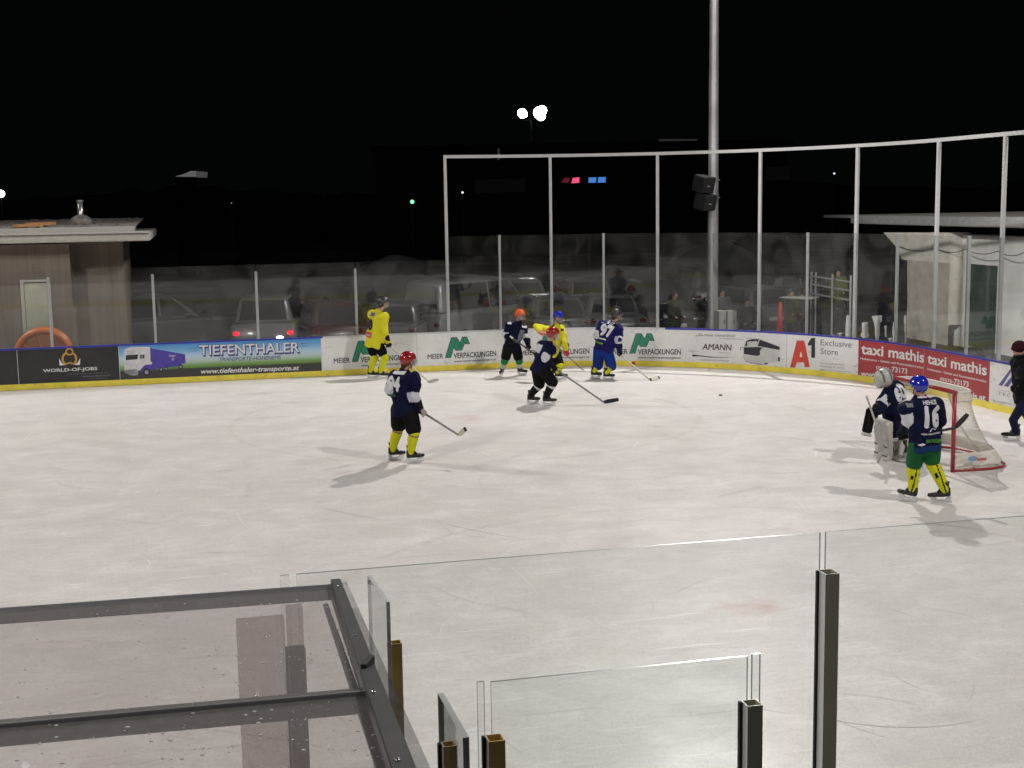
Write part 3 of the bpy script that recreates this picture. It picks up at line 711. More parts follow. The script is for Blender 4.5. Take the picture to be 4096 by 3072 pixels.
# ================================================================== HUT AT THE LEFT
def hut():
    Yw = 35.0
    pl = on_y(-260, 1100, Yw); pr = on_y(283, 1100, Yw); pr2 = on_y(497, 1100, Yw+.9)
    t = empty('wooden_hut', ((pl.x+pr2.x)/2, Yw+2, -.05), 'wooden hut with flat gravel roof and pale fascia behind the left boards', 'hut')
    m = bpy.data.materials.new('weathered boards'); m.use_nodes = True; n = m.node_tree.nodes; l = m.node_tree.links
    b = n['Principled BSDF']; tc = n.new('ShaderNodeTexCoord'); mp = n.new('ShaderNodeMapping'); mp.inputs['Scale'].default_value = (9, 9, .35)
    l.new(tc.outputs['Object'], mp.inputs[0]); no = n.new('ShaderNodeTexNoise'); no.inputs['Scale'].default_value = 1.2; no.inputs['Detail'].default_value = 6
    l.new(mp.outputs[0], no.inputs[0]); r = n.new('ShaderNodeValToRGB'); l.new(no.outputs[0], r.inputs[0])
    r.color_ramp.elements[0].position = .35; r.color_ramp.elements[0].color = (.20, .16, .125, 1); r.color_ramp.elements[1].position = .7; r.color_ramp.elements[1].color = (.26, .215, .172, 1)
    l.new(r.outputs[0], b.inputs['Base Color']); b.inputs['Roughness'].default_value = .8
    zf = on_y(300, 969, 34.2).z
    bm = bmesh.new(); box(bm, ((pl.x+pr.x)/2, Yw+2.5, zf/2-.02), (pr.x-pl.x, 5, zf-.06)); fin('wall', bm, m, t)
    bm = bmesh.new(); box(bm, ((pr.x+pr2.x)/2+.001, Yw+3.0, zf/2-.02), (pr2.x-pr.x, 4.2, zf-.065)); tagit(fin('wall', bm, m, t), 'set-back side wall')
    e0 = on_y(-300, 940, 34.2); e1 = on_y(601, 950, 34.2); z0 = on_y(300, 969, 34.2).z; z1 = on_y(300, 936, 34.2).z
    bm = bmesh.new(); box(bm, ((e0.x+e1.x)/2, 34.2+3.6, (z0+z1)/2), (e1.x-e0.x, 7.2, z1-z0), bev=.02)
    fin('roof_slab', bm, mat('fascia pale', (.50, .48, .42), .6, var=.08), t)
    bm = bmesh.new(); box(bm, ((e0.x+e1.x)/2-.06, 34.16, z1+.02), (e1.x-e0.x+.08, .14, .045)); box(bm, ((e0.x+e1.x)/2-.2, 34.5, z1+.10), (e1.x-e0.x-.35, .12, .12))
    fin('gutter', bm, mat('gutter grey', (.5, .49, .46), .5), t)
    bm = bmesh.new(); x0, x1_, y0, y1 = e0.x+.1, e1.x-.35, 34.58, 41.2; nxx, nyy = 60, 30; vv = []
    for j in range(nyy+1):
        vv.append([bm.verts.new((x0+(x1_-x0)*i/nxx, y0+(y1-y0)*j/nyy, z1+.03+.10*min(1, j/2)+random.uniform(0, .05)+ .005*j)) for i in range(nxx+1)])
    for j in range(nyy):
        for i in range(nxx): bm.faces.new((vv[j][i], vv[j][i+1], vv[j+1][i+1], vv[j+1][i]))
    fin('roof_gravel', bm, mat('gravel roof', (.22, .20, .18), .95, var=.5, vscale=9), t)
    # chimney
    c = on_y(323, 875, 36.5); ch = on_y(323, 800, 36.5).z
    bm = bmesh.new(); tube(bm, [(c.x, c.y, c.z-.25), (c.x, c.y, ch-.06)], .075, 14)
    st = fin('chimney_pipe', bm, mat('stainless', (.55, .55, .55), .3, metal=.8), t, smooth=True)
    bm = bmesh.new(); tube(bm, [(c.x, c.y, ch-.05), (c.x, c.y, ch+.0)], .095, 14); box(bm, (c.x, c.y, ch-.08), (.04, .04, .1)); fin('chimney_cap', bm, MATS['stainless'], t)
    bm = bmesh.new(); ell(bm, (c.x, c.y, c.z-.13), .3, .3, .24); fin('chimney_base', bm, MATS['gravel roof'], t, smooth=True)
    # pale door
    bm = bmesh.new(); a = on_y(96, 1134, Yw-.03); b = on_y(187, 1134, Yw-.03)
    box(bm, ((a.x+b.x)/2, Yw-.03, a.z/2), (b.x-a.x, .05, a.z), bev=.01); d = fin('door', bm, mat('door pale', (.55, .55, .42), .55, var=.12, vscale=3), t)
    bm = bmesh.new(); bar(bm, (a.x-.05, Yw-.03, 0), (a.x-.05, Yw-.03, a.z+.05), .08, .09); bar(bm, (b.x+.05, Yw-.03, 0), (b.x+.05, Yw-.03, a.z+.05), .08, .09)
    bar(bm, (a.x-.09, Yw-.03, a.z+.06), (b.x+.09, Yw-.03, a.z+.06), .08, .06)
    fin('door_frame', bm, mat('door frame', (.6, .58, .52), .5), t)
    # planks lying on the roof
    for k, (x0_, x1p, y_, lab) in enumerate(((110, 212, 905, 'longer orange plank lying on the gravel roof of the hut'), (60, 160, 912, 'shorter orange plank lying in front on the gravel roof'))):
        a = on_y(x0_, y_-8, 35.0+.3*(1-k)); b = on_y(x1p, y_-12, 35.4+.3*(1-k)); bm = bmesh.new(); bar(bm, a, b, .26, .07)
        tagit(fin('plank', bm, mat('orange timber', (.50, .26, .09), .6, var=.2), None), lab, 'plank', 'planks on the hut roof')
hut()
# orange hose reel behind the boards
def reel():
    Yr = 33.6; c = on_y(176, 1400, Yr); r = (on_y(284, 1400, Yr).x-on_y(70, 1400, Yr).x)/2
    zt_ = on_y(176, 1322, Yr).z; c = Vector((c.x, Yr, zt_-r*.98))
    t = empty('hose_reel', (c.x, Yr, 0), 'orange round hose reel standing behind the boards by the hut door', 'hose reel')
    bm = bmesh.new()
    for dy in (-.18, .18): tube(bm, [c+Vector((r*math.cos(a), dy, r*math.sin(a))) for a in [2*math.pi*i/40 for i in range(40)]], .075, 8, True)
    fin('rim', bm, mat('reel orange', (.58, .15, .025), .35, coat=.3), t, smooth=True)
    bm = bmesh.new()
    for k in range(8):
        a = math.pi*k/4+.2
        for dy in (-.18, .18): tube(bm, [c+Vector((.1*math.cos(a), dy, .1*math.sin(a))), c+Vector((r*math.cos(a), dy, r*math.sin(a)))], .022, 6)
    fin('spokes', bm, MATS['reel orange'], t)
    bm = bmesh.new(); rings(bm, [[c+Vector((rr*math.cos(a), dy, rr*math.sin(a))) for a in [2*math.pi*i/32 for i in range(32)]] for dy, rr in ((-.15, r*.93), (.15, r*.93))])
    fin('hose_coil', bm, mat('hose brown', (.36, .11, .025), .45, bump=.5, bscale=25), t, smooth=False)
    bm = bmesh.new()
    for sx in (-1, 1): bar(bm, c, Vector((c.x+sx*.4, Yr+.22, 0)), .05, .05)
    fin('stand', bm, MATS['dark steel'], t)
reel()

# ================================================================== PALE BUILDING AT THE RIGHT
def pale_building():
    zr = 3.58
    a = on_z(3403, 861, zr); b = on_z(4096, 871, zr); a2 = on_z(3307, 858, zr)
    d = (b-a); d.z = 0; L = d.length; d.normalize(); nn = Vector((-d.y, d.x, 0))
    if nn.dot(FH) < 0: nn = -nn
    t = empty('pale_building', ((a+b)/2+nn*4).to_tuple()[:2]+(0,), 'pale concrete building with flat roof slab and green doorway behind the right corner', 'building')
    rot = Matrix((d, nn, Vector((0, 0, 1)))).transposed()
    def fp(px, py, o=0):     # point on facade plane, set back o from the fascia
        r = ray(px, py); k = ((a+nn*o)-Vector((0, 0, CH))).dot(nn)/r.dot(nn); return Vector((0, 0, CH))+r*k
    zb = fp(3800, 905).z
    def blk(u0, u1, o0, o1, z0, z1, m, name, bev=0, par=t):
        bm = bmesh.new(); c = a+d*(u0+u1)/2+nn*(o0+o1)/2; box(bm, (c.x, c.y, (z0+z1)/2), (u1-u0, o1-o0, z1-z0), rot, bev); return fin(name, bm, m, par)
    U = lambda p: (p-a).dot(d)
    conc = mat('pale render', (.84, .83, .79), .8, var=.12, vscale=1.2)
    ext = 14
    blk(0, L+ext, 0, 9, zb, zr, mat('slab grey', (.34, .34, .33), .8, var=.15), 'roof_slab', .02)
    blk(U(a2)-.2, .02, .4, 9, zr-.10, zr-.02, MATS['slab grey'], 'roof_edge')
    so = .9                                         # wall set back under the slab
    uw0 = U(fp(3632, 1100, so)); ud0 = U(fp(3868, 1100, so)); ud1 = U(fp(3990, 1100, so)); ztop = fp(3900, 940, so).z
    zd = fp(3900, 1057, so).z
    blk(uw0, ud0, so, so+6, -.05, ztop, conc, 'wall'); blk(ud1, L+ext, so, so+6, -.05, ztop, conc, 'wall')
    blk(ud0+.002, ud1-.002, so+.002, so+6, zd, ztop-.002, conc, 'wall')
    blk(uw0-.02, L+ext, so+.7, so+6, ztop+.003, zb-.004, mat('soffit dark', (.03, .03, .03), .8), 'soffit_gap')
    blk(ud0+.01, ud1-.01, so+.10, so+.2, 0, zd-.01, mat('doorway green', (.018, .05, .034), .6, var=.2), 'door')
    # flared column in front
    o = .5; prof = [(3632, 1255), (3632, 1040), (3608, 1035), (3590, 990), (3535, 928), (3760, 928), (3742, 1035), (3735, 1040), (3735, 1255)]
    pr = [(3630, 1300), (3630, 1042), (3606, 1036), (3588, 992), (3534, 930), (3802, 930), (3800, 990), (3798, 1042), (3798, 1300)]
    q = [fp(x, y, o) for x, y in pr]; bm = bmesh.new(); rings(bm, [q, [v+nn*.6 for v in q]])
    fin('column', bm, mat('column render', (.84, .80, .70), .8, var=.15, vscale=2), t)
    blk(U(fp(3632, 1200, o-.01)), U(fp(3795, 1200, o-.01)), o-.03, o-.005, .0, fp(3700, 1045, o).z, mat('column lower', (.58, .53, .44), .8, var=.15, vscale=3), 'column_cladding')
    # small red sign on the door jamb
    s0 = fp(3864, 1170, so-.03); s1 = fp(3875, 1200, so-.03)
    bm = bmesh.new(); box(bm, ((s0.x+s1.x)/2, (s0.y+s1.y)/2, (s0.z+s1.z)/2), (.09, .02, abs(s0.z-s1.z)), rot); fin('warning_sign', bm, mat('sign red', (.6, .05, .07), .5), t)
    # drooping cable in front of the wall
    bm = bmesh.new(); xs = [3590, 3740, 3860, 3990, 4096, 4200]; pts = []
    for i in range(len(xs)-1):
        for k in range(8):
            u = k/8; x = xs[i]*(1-u)+xs[i+1]*u; y = 982+ (x-3590)*.055 + 16*4*u*(1-u); pts.append(fp(x, y, o-.08))
    tube(bm, pts, .012, 6); fin('cable', bm, mat('cable grey', (.12, .12, .12), .6), t)
pale_building()

# ================================================================== PARKED CARS
def make_car(kind, paint, label, loc, rz, lit=False):
    t = empty('parked_car', (0, 0, 0), label, 'car', 'cars parked behind the far boards')
    L, W = (4.5, 1.8) if kind != 'van' else (4.9, 1.92)
    H = {'hatch': 1.48, 'sedan': 1.43, 'suv': 1.72, 'van': 1.98}[kind]
    hb = {'hatch': .92, 'sedan': .88, 'suv': 1.05, 'van': 1.10}[kind]
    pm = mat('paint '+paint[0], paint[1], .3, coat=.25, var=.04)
    bm = bmesh.new(); side = [(-L/2, .35), (-L/2-.02, .6), (-L/2+.1, hb-.12), (-L/2+.75, hb-.03), (-.6, hb), (L/2-.7, hb), (L/2-.12, hb-.04), (L/2, .62), (L/2-.02, .35), (L/2-.3, .22), (-L/2+.3, .22)]
    rs = []
    for y, k in ((-W/2, .90), (-W/2+.09, 1.0), (0, 1.02), (W/2-.09, 1.0), (W/2, .90)):
        rs.append([Vector((x*(1 if abs(y) < W/2-.05 else .985), y, .62+(z-.62)*k)) for x, z in side])
    rings(bm, rs); bo = fin('body', bm, pm, t, smooth=True); bv = bo.modifiers.new('b', 'BEVEL'); bv.width = .07; bv.segments = 3; bv.limit_method = 'ANGLE'
    wf = -.95 if kind != 'van' else -1.45; tail = {'hatch': L/2-.25, 'sedan': L/2-.75, 'suv': L/2-.2, 'van': L/2-.12}[kind]
    bm = bmesh.new(); rs = []
    for z, x0, x1, w_ in ((hb-.02, wf, tail, W/2-.07), (hb+.25*(H-hb), wf+.22, tail-.04, W/2-.13), (H-.07, wf+.75, tail-.25 if kind != 'van' else tail-.1, W/2-.24), (H, wf+1.0, tail-.5, W/2-.36)):
        rs.append([Vector((x0, -w_, z)), Vector((x0+.15, -w_-.0, z)), Vector((x1-.1, -w_, z)), Vector((x1, -w_+.1, z)), Vector((x1, w_-.1, z)), Vector((x1-.1, w_, z)), Vector((x0+.15, w_, z)), Vector((x0, w_, z))])
    rings(bm, rs); bo = fin('cabin', bm, pm, t, smooth=True); bv = bo.modifiers.new('b', 'BEVEL'); bv.width = .07; bv.segments = 3; bv.limit_method = 'ANGLE'
    gm = mat('car glass', (.012, .014, .016), .08, spec=.8)
    def win(pts, nm='window'):
        bm = bmesh.new(); q = [Vector(p) for p in pts]; n_ = (q[1]-q[0]).cross(q[2]-q[0]).normalized()
        cc = sum(q, Vector())/len(q)
        if n_.dot(cc-Vector((.3, 0, hb))) < 0: n_ = -n_
        rings(bm, [[v-n_*.01 for v in q], [v+n_*.012 for v in q]]); fin(nm, bm, gm, t)
    zt_, zb_ = H-.09, hb+.06
    def X(z, x0, x1): return x0+(x1-x0)*(z-hb)/(H-hb)
    win([(X(zb_, wf, wf+.95)-.02, -W/2+.22, zb_), (X(zb_, wf, wf+.95)-.02, W/2-.22, zb_), (wf+.74, W/2-.32, zt_), (wf+.74, -W/2+.32, zt_)], 'windscreen')
    win([(tail+.0, -W/2+.25, zb_), (tail+.0, W/2-.25, zb_), (tail-.22, W/2-.34, zt_), (tail-.22, -W/2+.34, zt_)], 'rear_window')
    for sy in (-1, 1):
        wy0, wy1 = sy*(W/2-.085), sy*(W/2-.235)
        for (xa, xb, xc, xd) in ((wf+.30, .25, .25, wf+.85), (.33, tail-.35, tail-.5, .33)):
            win([(xa, wy0, zb_), (xb, wy0, zb_), (xc, wy1, zt_), (xd, wy1, zt_)])
    for sx in (-1, 1):
        for sy in (-1, 1):
            bm = bmesh.new(); c = Vector((sx*L*.3, sy*(W/2-.09), .31))
            rings(bm, [[c+Vector((r*math.cos(a), o, r*math.sin(a))) for a in [2*math.pi*i/20 for i in range(20)]] for o, r in ((-.1, .27), (-.08, .31), (.08, .31), (.1, .27))])
            wh = fin('wheel', bm, mat('tyre', (.015, .015, .016), .8), t)
            bm = bmesh.new(); rings(bm, [[c+Vector((r*math.cos(a), sy*o, r*math.sin(a))) for a in [2*math.pi*i/16 for i in range(16)]] for o, r in ((.08, .2), (.112, .19))]); fin('rim', bm, mat('rim', (.35, .35, .36), .35, metal=.7), wh)
    for sy in (-1, 1):
        bm = bmesh.new(); ell(bm, (-L/2+.07, sy*(W/2-.28), .68), .13, .20, .09, n=16); fin('headlight', bm, mat('headlamp', (.5, .5, .52), .06, metal=.9), t, smooth=True)
        bm = bmesh.new(); ell(bm, (L/2-.05, sy*(W/2-.17), .76), .07, .10, .07, n=14)
        fin('tail_light', bm, mat('tail lit', (1, .02, .05), .3, emis=.8) if lit else mat('tail lens', (.10, .004, .006), .06, coat=1), t)
        bm = bmesh.new(); ell(bm, (wf+.5, sy*(W/2+.07), hb+.08), .09, .12, .08, n=14); fin('mirror', bm, mat('mirror chrome', (.3, .3, .3), .05, metal=1), t, smooth=True)
    bm = bmesh.new(); tube(bm, [(wf+.2, -W/2-.0, hb-.1), (tail-.6, -W/2-.0, hb-.1)], .014, 8); tube(bm, [(wf+.3, -W/2+.30, H-.02), (tail-.5, -W/2+.30, H+.01)], .016, 8); fin('chrome_trim', bm, MATS['mirror chrome'], t, smooth=True)
    bm = bmesh.new(); box(bm, (-L/2-.03, 0, .5), (.02, .5, .11)); fin('number_plate', bm, mat('plate', (.55, .55, .55), .5), t)
    bm = bmesh.new(); box(bm, (L/2+.01, 0, .55), (.02, .5, .11)); fin('number_plate', bm, MATS['plate'], t)
    bm = bmesh.new(); box(bm, (-L/2-.012, 0, .66), (.03, .9, .14), bev=.01); fin('grille', bm, mat('grille', (.01, .01, .01), .5), t)
    if lit:
        bm = bmesh.new(); ell(bm, (L/2+.0, .45, .62), .05, .10, .06, n=12); fin('reversing_light', bm, mat('reverse lit', (1, .97, .93), .3, emis=14), t, smooth=True)
    t.location = loc; t.rotation_euler = (0, 0, rz); return t
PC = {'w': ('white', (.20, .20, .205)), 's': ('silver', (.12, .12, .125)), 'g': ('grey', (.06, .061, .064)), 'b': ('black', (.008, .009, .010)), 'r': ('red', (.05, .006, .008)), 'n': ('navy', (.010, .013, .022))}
cars = [('suv', 's', 1075, 38.8, 262, 'silver estate with lit red tail lights behind the left boards', True), ('hatch', 'r', 1300, 38.6, 277, 'dark red hatchback beside the lit silver estate', False),
        ('sedan', 'g', 1600, 38.2, 250, 'grey saloon parked left of the white van', False), ('van', 'w', 1905, 39.0, 213, 'white van behind the tall screen by the orange-helmeted player', False),
        ('hatch', 'g', 2180, 38.4, 268, 'grey hatchback just right of the white van', False), ('sedan', 's', 2420, 38.6, 262, 'silver saloon behind the player wearing 97', False),
        ('suv', 'b', 2640, 39.2, 84, 'black off-roader left of the floodlight mast', False), ('hatch', 's', 2960, 39.6, 276, 'silver hatchback just right of the floodlight mast', False),
        ('sedan', 'w', 3180, 44.5, 190, 'white saloon behind the spectators near the pale building', False), ('suv', 'g', 2790, 46.5, 268, 'grey off-roader in the rear row left of the mast', False),
        ('sedan', 's', 2330, 46.5, 265, 'silver saloon in the rear row behind the grey hatchback', False), ('hatch', 'w', 2080, 47.0, 260, 'white hatchback in the rear row behind the van', False),
        ('sedan', 'n', 1420, 46.5, 265, 'navy saloon in the rear row behind the red hatchback', False), ('suv', 'g', 640, 40.0, 200, 'grey off-roader half lost in the dark near the hut', False)]
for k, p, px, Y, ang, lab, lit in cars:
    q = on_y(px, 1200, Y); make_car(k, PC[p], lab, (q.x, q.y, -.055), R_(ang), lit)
# snow heaps at the edge of the lot
for k, (px, Y, w_, h_, lab) in enumerate(((800, 41, 3.0, .9, 'low grey heap of ploughed snow by the hut'), (1560, 52, 7, 1.5, 'long ploughed snow bank behind the left cars'), (2900, 53, 9, 1.7, 'tall ploughed snow bank behind the mast'))):
    q = on_y(px, 1200, Y); bm = bmesh.new(); vs = bmesh.ops.create_icosphere(bm, subdivisions=4, radius=1)['verts']
    for v in vs:
        n_ = .12*math.sin(v.co.x*5+k)+.1*math.sin(v.co.y*7+2*k)+.06*math.sin(v.co.x*13+v.co.z*9)
        n_ += .10*math.sin(v.co.x*29+3*v.co.z)*math.sin(v.co.y*23+k)+random.uniform(-.05, .05); v.co = Vector((v.co.x*w_*(1+n_), v.co.y*1.8*(1+n_), max(-.02, v.co.z)*h_*(1+n_+.25*math.sin(v.co.x*9+k))))
    o = fin('snow_heap', bm, mat('dirty snow', (.045, .045, .048), .9, var=.25, vscale=1.5), smooth=True); o.location = (q.x, q.y, -.05)
    tagit(o, lab, 'snow heap', 'snow heaps in the car park')

# ================================================================== GOAL
def goal():
    gx = X1-4.0; y0, y1 = GY, GY+1.83
    t = empty('hockey_goal', (gx, (y0+y1)/2, 0), 'red framed hockey goal with white net and cream skirt beside the goalie', 'goal')
    red = mat('goal red', (.30, .010, .016), .35, coat=.3); r = .032
    for yy in (y0, y1): bm = bmesh.new(); tube(bm, [(gx, yy, 0), (gx, yy, 1.22)], r, 12); fin('post', bm, red, t, smooth=True)
    bm = bmesh.new(); tube(bm, [(gx, y0-r, 1.22), (gx, y1+r, 1.22)], r, 12); fin('crossbar', bm, red, t, smooth=True)
    def curve(dep, flare, z, n=28):
        pts = []
        for i in range(n+1):
            a = math.pi*i/n; c_, s_ = math.cos(a), math.sin(a)
            e = .55
            x = dep*(abs(s_)**e); y = (abs(c_)**e)*(1 if c_ > 0 else -1)
            pts.append(Vector((gx+x, (y0+y1)/2-y*((y1-y0)/2+flare*abs(s_)**.5), z)))
        return pts
    bm = bmesh.new(); tube(bm, curve(1.12, .12, .022), .020, 8); fin('base_frame', bm, red, t, smooth=True)
    bm = bmesh.new(); tube(bm, curve(.42, .02, 1.21), .02, 8)
    top = curve(.42, .02, 1.2); bot = curve(1.06, .10, .06)
    m_ = len(top)//2; tube(bm, [top[m_], top[m_]*.45+bot[m_]*.55+Vector((-.12, 0, 0)), bot[m_]], .02, 8); fin('back_frame', bm, mat('goal white', (.6, .58, .54), .5), t, smooth=True)
    def resample(p, n):
        L = [0]
        for a, b in zip(p, p[1:]): L.append(L[-1]+(b-a).length)
        out = []
        for i in range(n+1):
            s = L[-1]*i/n; k = max(j for j in range(len(L)) if L[j] <= s+1e-9); k = min(k, len(p)-2)
            u = (s-L[k])/max(1e-9, L[k+1]-L[k]); out.append(p[k].lerp(p[k+1], u))
        return out
    nu, nv = 64, 25; T_, B_ = resample(top, nu), resample(bot, nu)
    bm = bmesh.new(); g_ = []
    for j in range(nv+1):
        v = j/nv; row = []
        for i in range(nu+1):
            p = T_[i].lerp(B_[i], v); sag = .10*math.sin(math.pi*v)*math.sin(math.pi*i/nu); p = p+Vector((-sag, 0, 0))
            row.append(bm.verts.new(p))
        g_.append(row)
    for j in range(nv):
        for i in range(nu): bm.faces.new((g_[j][i], g_[j][i+1], g_[j+1][i+1], g_[j+1][i]))
    # rotate the cells into diamonds by poking and dissolving is costly: keep the square knots
    nr = 9
    for side in (0,):
        rr = []
        for i in range(nu+1):
            a = T_[i]; b = Vector((gx, min(max(a.y, y0), y1), 1.2)); rr.append([bm.verts.new(a.lerp(b, k/nr)+Vector((0, 0, .004))) for k in range(nr+1)])
        for i in range(nu):
            for k in range(nr):
                try: bm.faces.new((rr[i][k], rr[i+1][k], rr[i+1][k+1], rr[i][k+1]))
                except ValueError: pass
    o = fin('net', bm, mat('net cord', (.62, .59, .52), .8), t)
    wf = o.modifiers.new('w', 'WIREFRAME'); wf.thickness = .0060; wf.use_replace = True; wf.use_even_offset = False
    # canvas over the top and skirt along the bottom
    def cloth(name, z_fn, v0, v1, off, m, nrow=8, wob=.02, u0=0, u1=None):
        bm = bmesh.new(); g2 = []
        u1 = nu if u1 is None else u1
        for j in range(nrow+1):
            v = v0+(v1-v0)*j/nrow
            row = []
            for i in range(u0, u1+1):
                p = T_[i].lerp(B_[i], v); c_ = Vector((gx+.2, (y0+y1)/2, p.z)); d_ = (p-c_).normalized()
                row.append(bm.verts.new(p+d_*(off+wob*math.sin(i*.9+j*.5)*math.sin(j*1.1+1)+random.uniform(-wob, wob)*.3)))
            g2.append(row)
        for j in range(nrow):
            for i in range(len(g2[0])-1): bm.faces.new((g2[j][i], g2[j][i+1], g2[j+1][i+1], g2[j+1][i]))
        o = fin(name, bm, m, t, smooth=True); so = o.modifiers.new('s', 'SOLIDIFY'); so.thickness = .006
    canvas = mat('goal canvas', (.66, .63, .56), .75, var=.06, vscale=6)
    cloth('skirt', None, .80, .985, .012, canvas)
    cloth('top_canvas', None, -.01, .12, .012, canvas, 5, .006)
    # small round emblem on the skirt
    bm = bmesh.new(); c_ = Vector((gx+.26, y0-.115, .21))
    for k in range(1): rings(bm, [[c_+Vector((.075*math.cos(a), dy, .045*math.sin(a))) for a in [2*math.pi*i/20 for i in range(20)]] for dy in (0, -.004)])
    fin('emblem', bm, mat('emblem blue', (.22, .33, .50), .6), t)
    bm = bmesh.new(); box(bm, (gx+.40, y0-.14, .2), (.16, .006, .04)); fin('emblem', bm, mat('emblem red', (.45, .12, .10), .6), t)
goal()

# ================================================================== PEOPLE
def heading(a, el=0): return (FH*math.cos(R_(a))+RH*math.sin(R_(a)))
skin = mat('skin', (.46, .27, .19), .55)
def on_cloth(tree, p, n_out, lift):
    hit = tree.ray_cast(p+n_out*.5, -n_out)
    if not hit[0] or (hit[0]-p).length > .42:
        hit = tree.find_nearest(p+n_out*.17); return hit[0]+hit[1]*lift
    return hit[0]+n_out*lift
def shell_text(bm, tree, c, n_out, up, width, cap, s, bold=.02, lift=.012, split=4, u0=.5):
    right = up.cross(n_out).normalized()
    def fn(u, v, k=0):
        p = c+right*((u-u0)*width)+up*((v-.5)*cap)
        return on_cloth(tree, p, n_out, lift+k*.0006)
    bm_text(bm, s, fn, bold, 0, split)
def patch(bm, tree, c, n_out, up, pts, lift=.008, n=8):
    right = up.cross(n_out).normalized()
    # fine quad grid clipped to a 4-corner patch
    g = []
    P = [Vector((x, y)) for x, y in pts]
    for j in range(n+1):
        row = []
        for i in range(n+1):
            a = P[0].lerp(P[1], i/n); b = P[3].lerp(P[2], i/n); q = a.lerp(b, j/n)
            row.append(bm.verts.new(on_cloth(tree, c+right*q.x+up*q.y, n_out, lift)))
        g.append(row)
    for j in range(n):
        for i in range(n): bm.faces.new((g[j][i], g[j][i+1], g[j+1][i+1], g[j+1][i]))

def make_head(bm, hc, fwd, upv, s=1.0):
    side = fwd.cross(upv).normalized()
    F = Matrix((side, fwd, upv)).transposed()
    ell(bm, hc+upv*.02*s, .078*s, .098*s, .10*s, F)
    ell(bm, hc+fwd*.025*s-upv*.045*s, .058*s, .072*s, .075*s, F)
    ell(bm, hc+fwd*.10*s-upv*.015*s, .013*s, .02*s, .024*s, F, 8)
    ell(bm, hc+fwd*.088*s-upv*.058*s, .026*s, .012*s, .012*s, F, 8)
    for sx in (-1, 1): ell(bm, hc+side*sx*.08*s, .012*s, .022*s, .032*s, F, 8)
    return F
def glove_hand(hand, grip, elbow, r, par, m, name='glove', cuffm=None):
    """padded glove: cuff, palm, four separate bent fingers and a thumb closed round the shaft direction grip"""
    arm = (hand-elbow).normalized(); g = grip.normalized(); out_ = arm-g*arm.dot(g)
    out_ = out_.normalized() if out_.length > .05 else Vector((0, 0, -1)).cross(g).normalized()
    sd = g.cross(out_).normalized(); k = r/.05
    bm = bmesh.new(); base = hand-out_*.045*k
    capsule(bm, base-g*.028*k, base+g*.028*k, .037*k, .034*k, 10)
    capsule(bm, base-arm*.05*k, base-arm*.13*k, .040*k, .056*k, 12)
    capsule(bm, base, base-arm*.06*k, .036*k, .042*k, 12)
    for i in range(4):
        o = g*((i-1.5)*.023*k); L_ = (1, 1.12, 1.06, .85)[i]
        a = base+o+sd*.022*k; b = a+out_*.048*k*L_+sd*.012*k; c = b+out_*.020*k-sd*.040*k*L_; d = c-out_*.028*k-sd*.012*k
        capsule(bm, a, b, .0125*k, .0120*k, 8); capsule(bm, b, c, .0120*k, .0112*k, 8); capsule(bm, c, d, .0112*k, .0095*k, 8)
    a = base+g*.035*k-sd*.015*k; b = a+out_*.03*k-sd*.03*k+g*.01*k; c = b+out_*.035*k+sd*.015*k-g*.008*k
    capsule(bm, a, b, .0140*k, .0130*k, 8); capsule(bm, b, c, .0130*k, .0110*k, 8)
    me = meld(bm, .0065*k, 1)
    zone(me, lambda c_: 1 if (base-c_).dot(arm) > .045*k else 0)
    return link(name, me, None, par, mats=[m, cuffm or m])
def skate(foot, fyaw, tilt, par, bootm, holderm, lift=.0):
    f = heading(fyaw); up = (Vector((0, 0, 1))+RH*tilt).normalized(); sd = f.cross(up).normalized(); f = up.cross(sd).normalized()
    o = foot+Vector((0, 0, lift)); P = lambda x, y, z: o+f*x+sd*y+up*z
    bm = bmesh.new()
    loft(bm, [(P(-.075, 0, .10), f*.045, sd*.034), (P(-.01, 0, .095), f*.05, sd*.036), (P(.0, 0, .13), f*.09, sd*.042), (P(-.03, 0, .19), f*.065, sd*.044), (P(-.045, 0, .26), f*.062, sd*.050), (P(-.05, 0, .30), f*.066, sd*.054)])
    capsule(bm, P(-.03, 0, .125), P(.10, 0, .118), .042, .036); capsule(bm, P(.1, 0, .118), P(.165, 0, .115), .038, .030)
    capsule(bm, P(-.085, 0, .125), P(-.085, 0, .2), .034, .034)
    s_ = link('skate', meld(bm, .009, 2), bootm, par)
    bm = bmesh.new(); F = Matrix((f, sd, up)).transposed()
    rings(bm, [[P(x*1, y, z) for x, z in ((-.125, .09), (-.11, .035), (.14, .035), (.175, .09), (.10, .088), (.06, .055), (-.04, .055), (-.06, .088))] for y in (-.012, .012)])
    fin('blade_holder', bm, holderm, s_)
    bm = bmesh.new(); rings(bm, [[P(x, y, z) for x, z in ((-.13, .034), (-.12, .006), (-.08, 0), (.12, 0), (.16, .012), (.17, .034))] for y in (-.002, .002)])
    fin('runner', bm, mat('steel runner', (.7, .7, .72), .15, metal=1), s_)
    bm = bmesh.new()
    for z in (.15, .175, .2, .225, .25): bar(bm, P(.045-(z-.15)*.5+.02, -.03, z), P(.045-(z-.15)*.5+.02, .03, z), .008, .006)
    fin('laces', bm, mat('laces', (.6, .6, .6), .7), s_)
    return P(-.045, 0, .20)

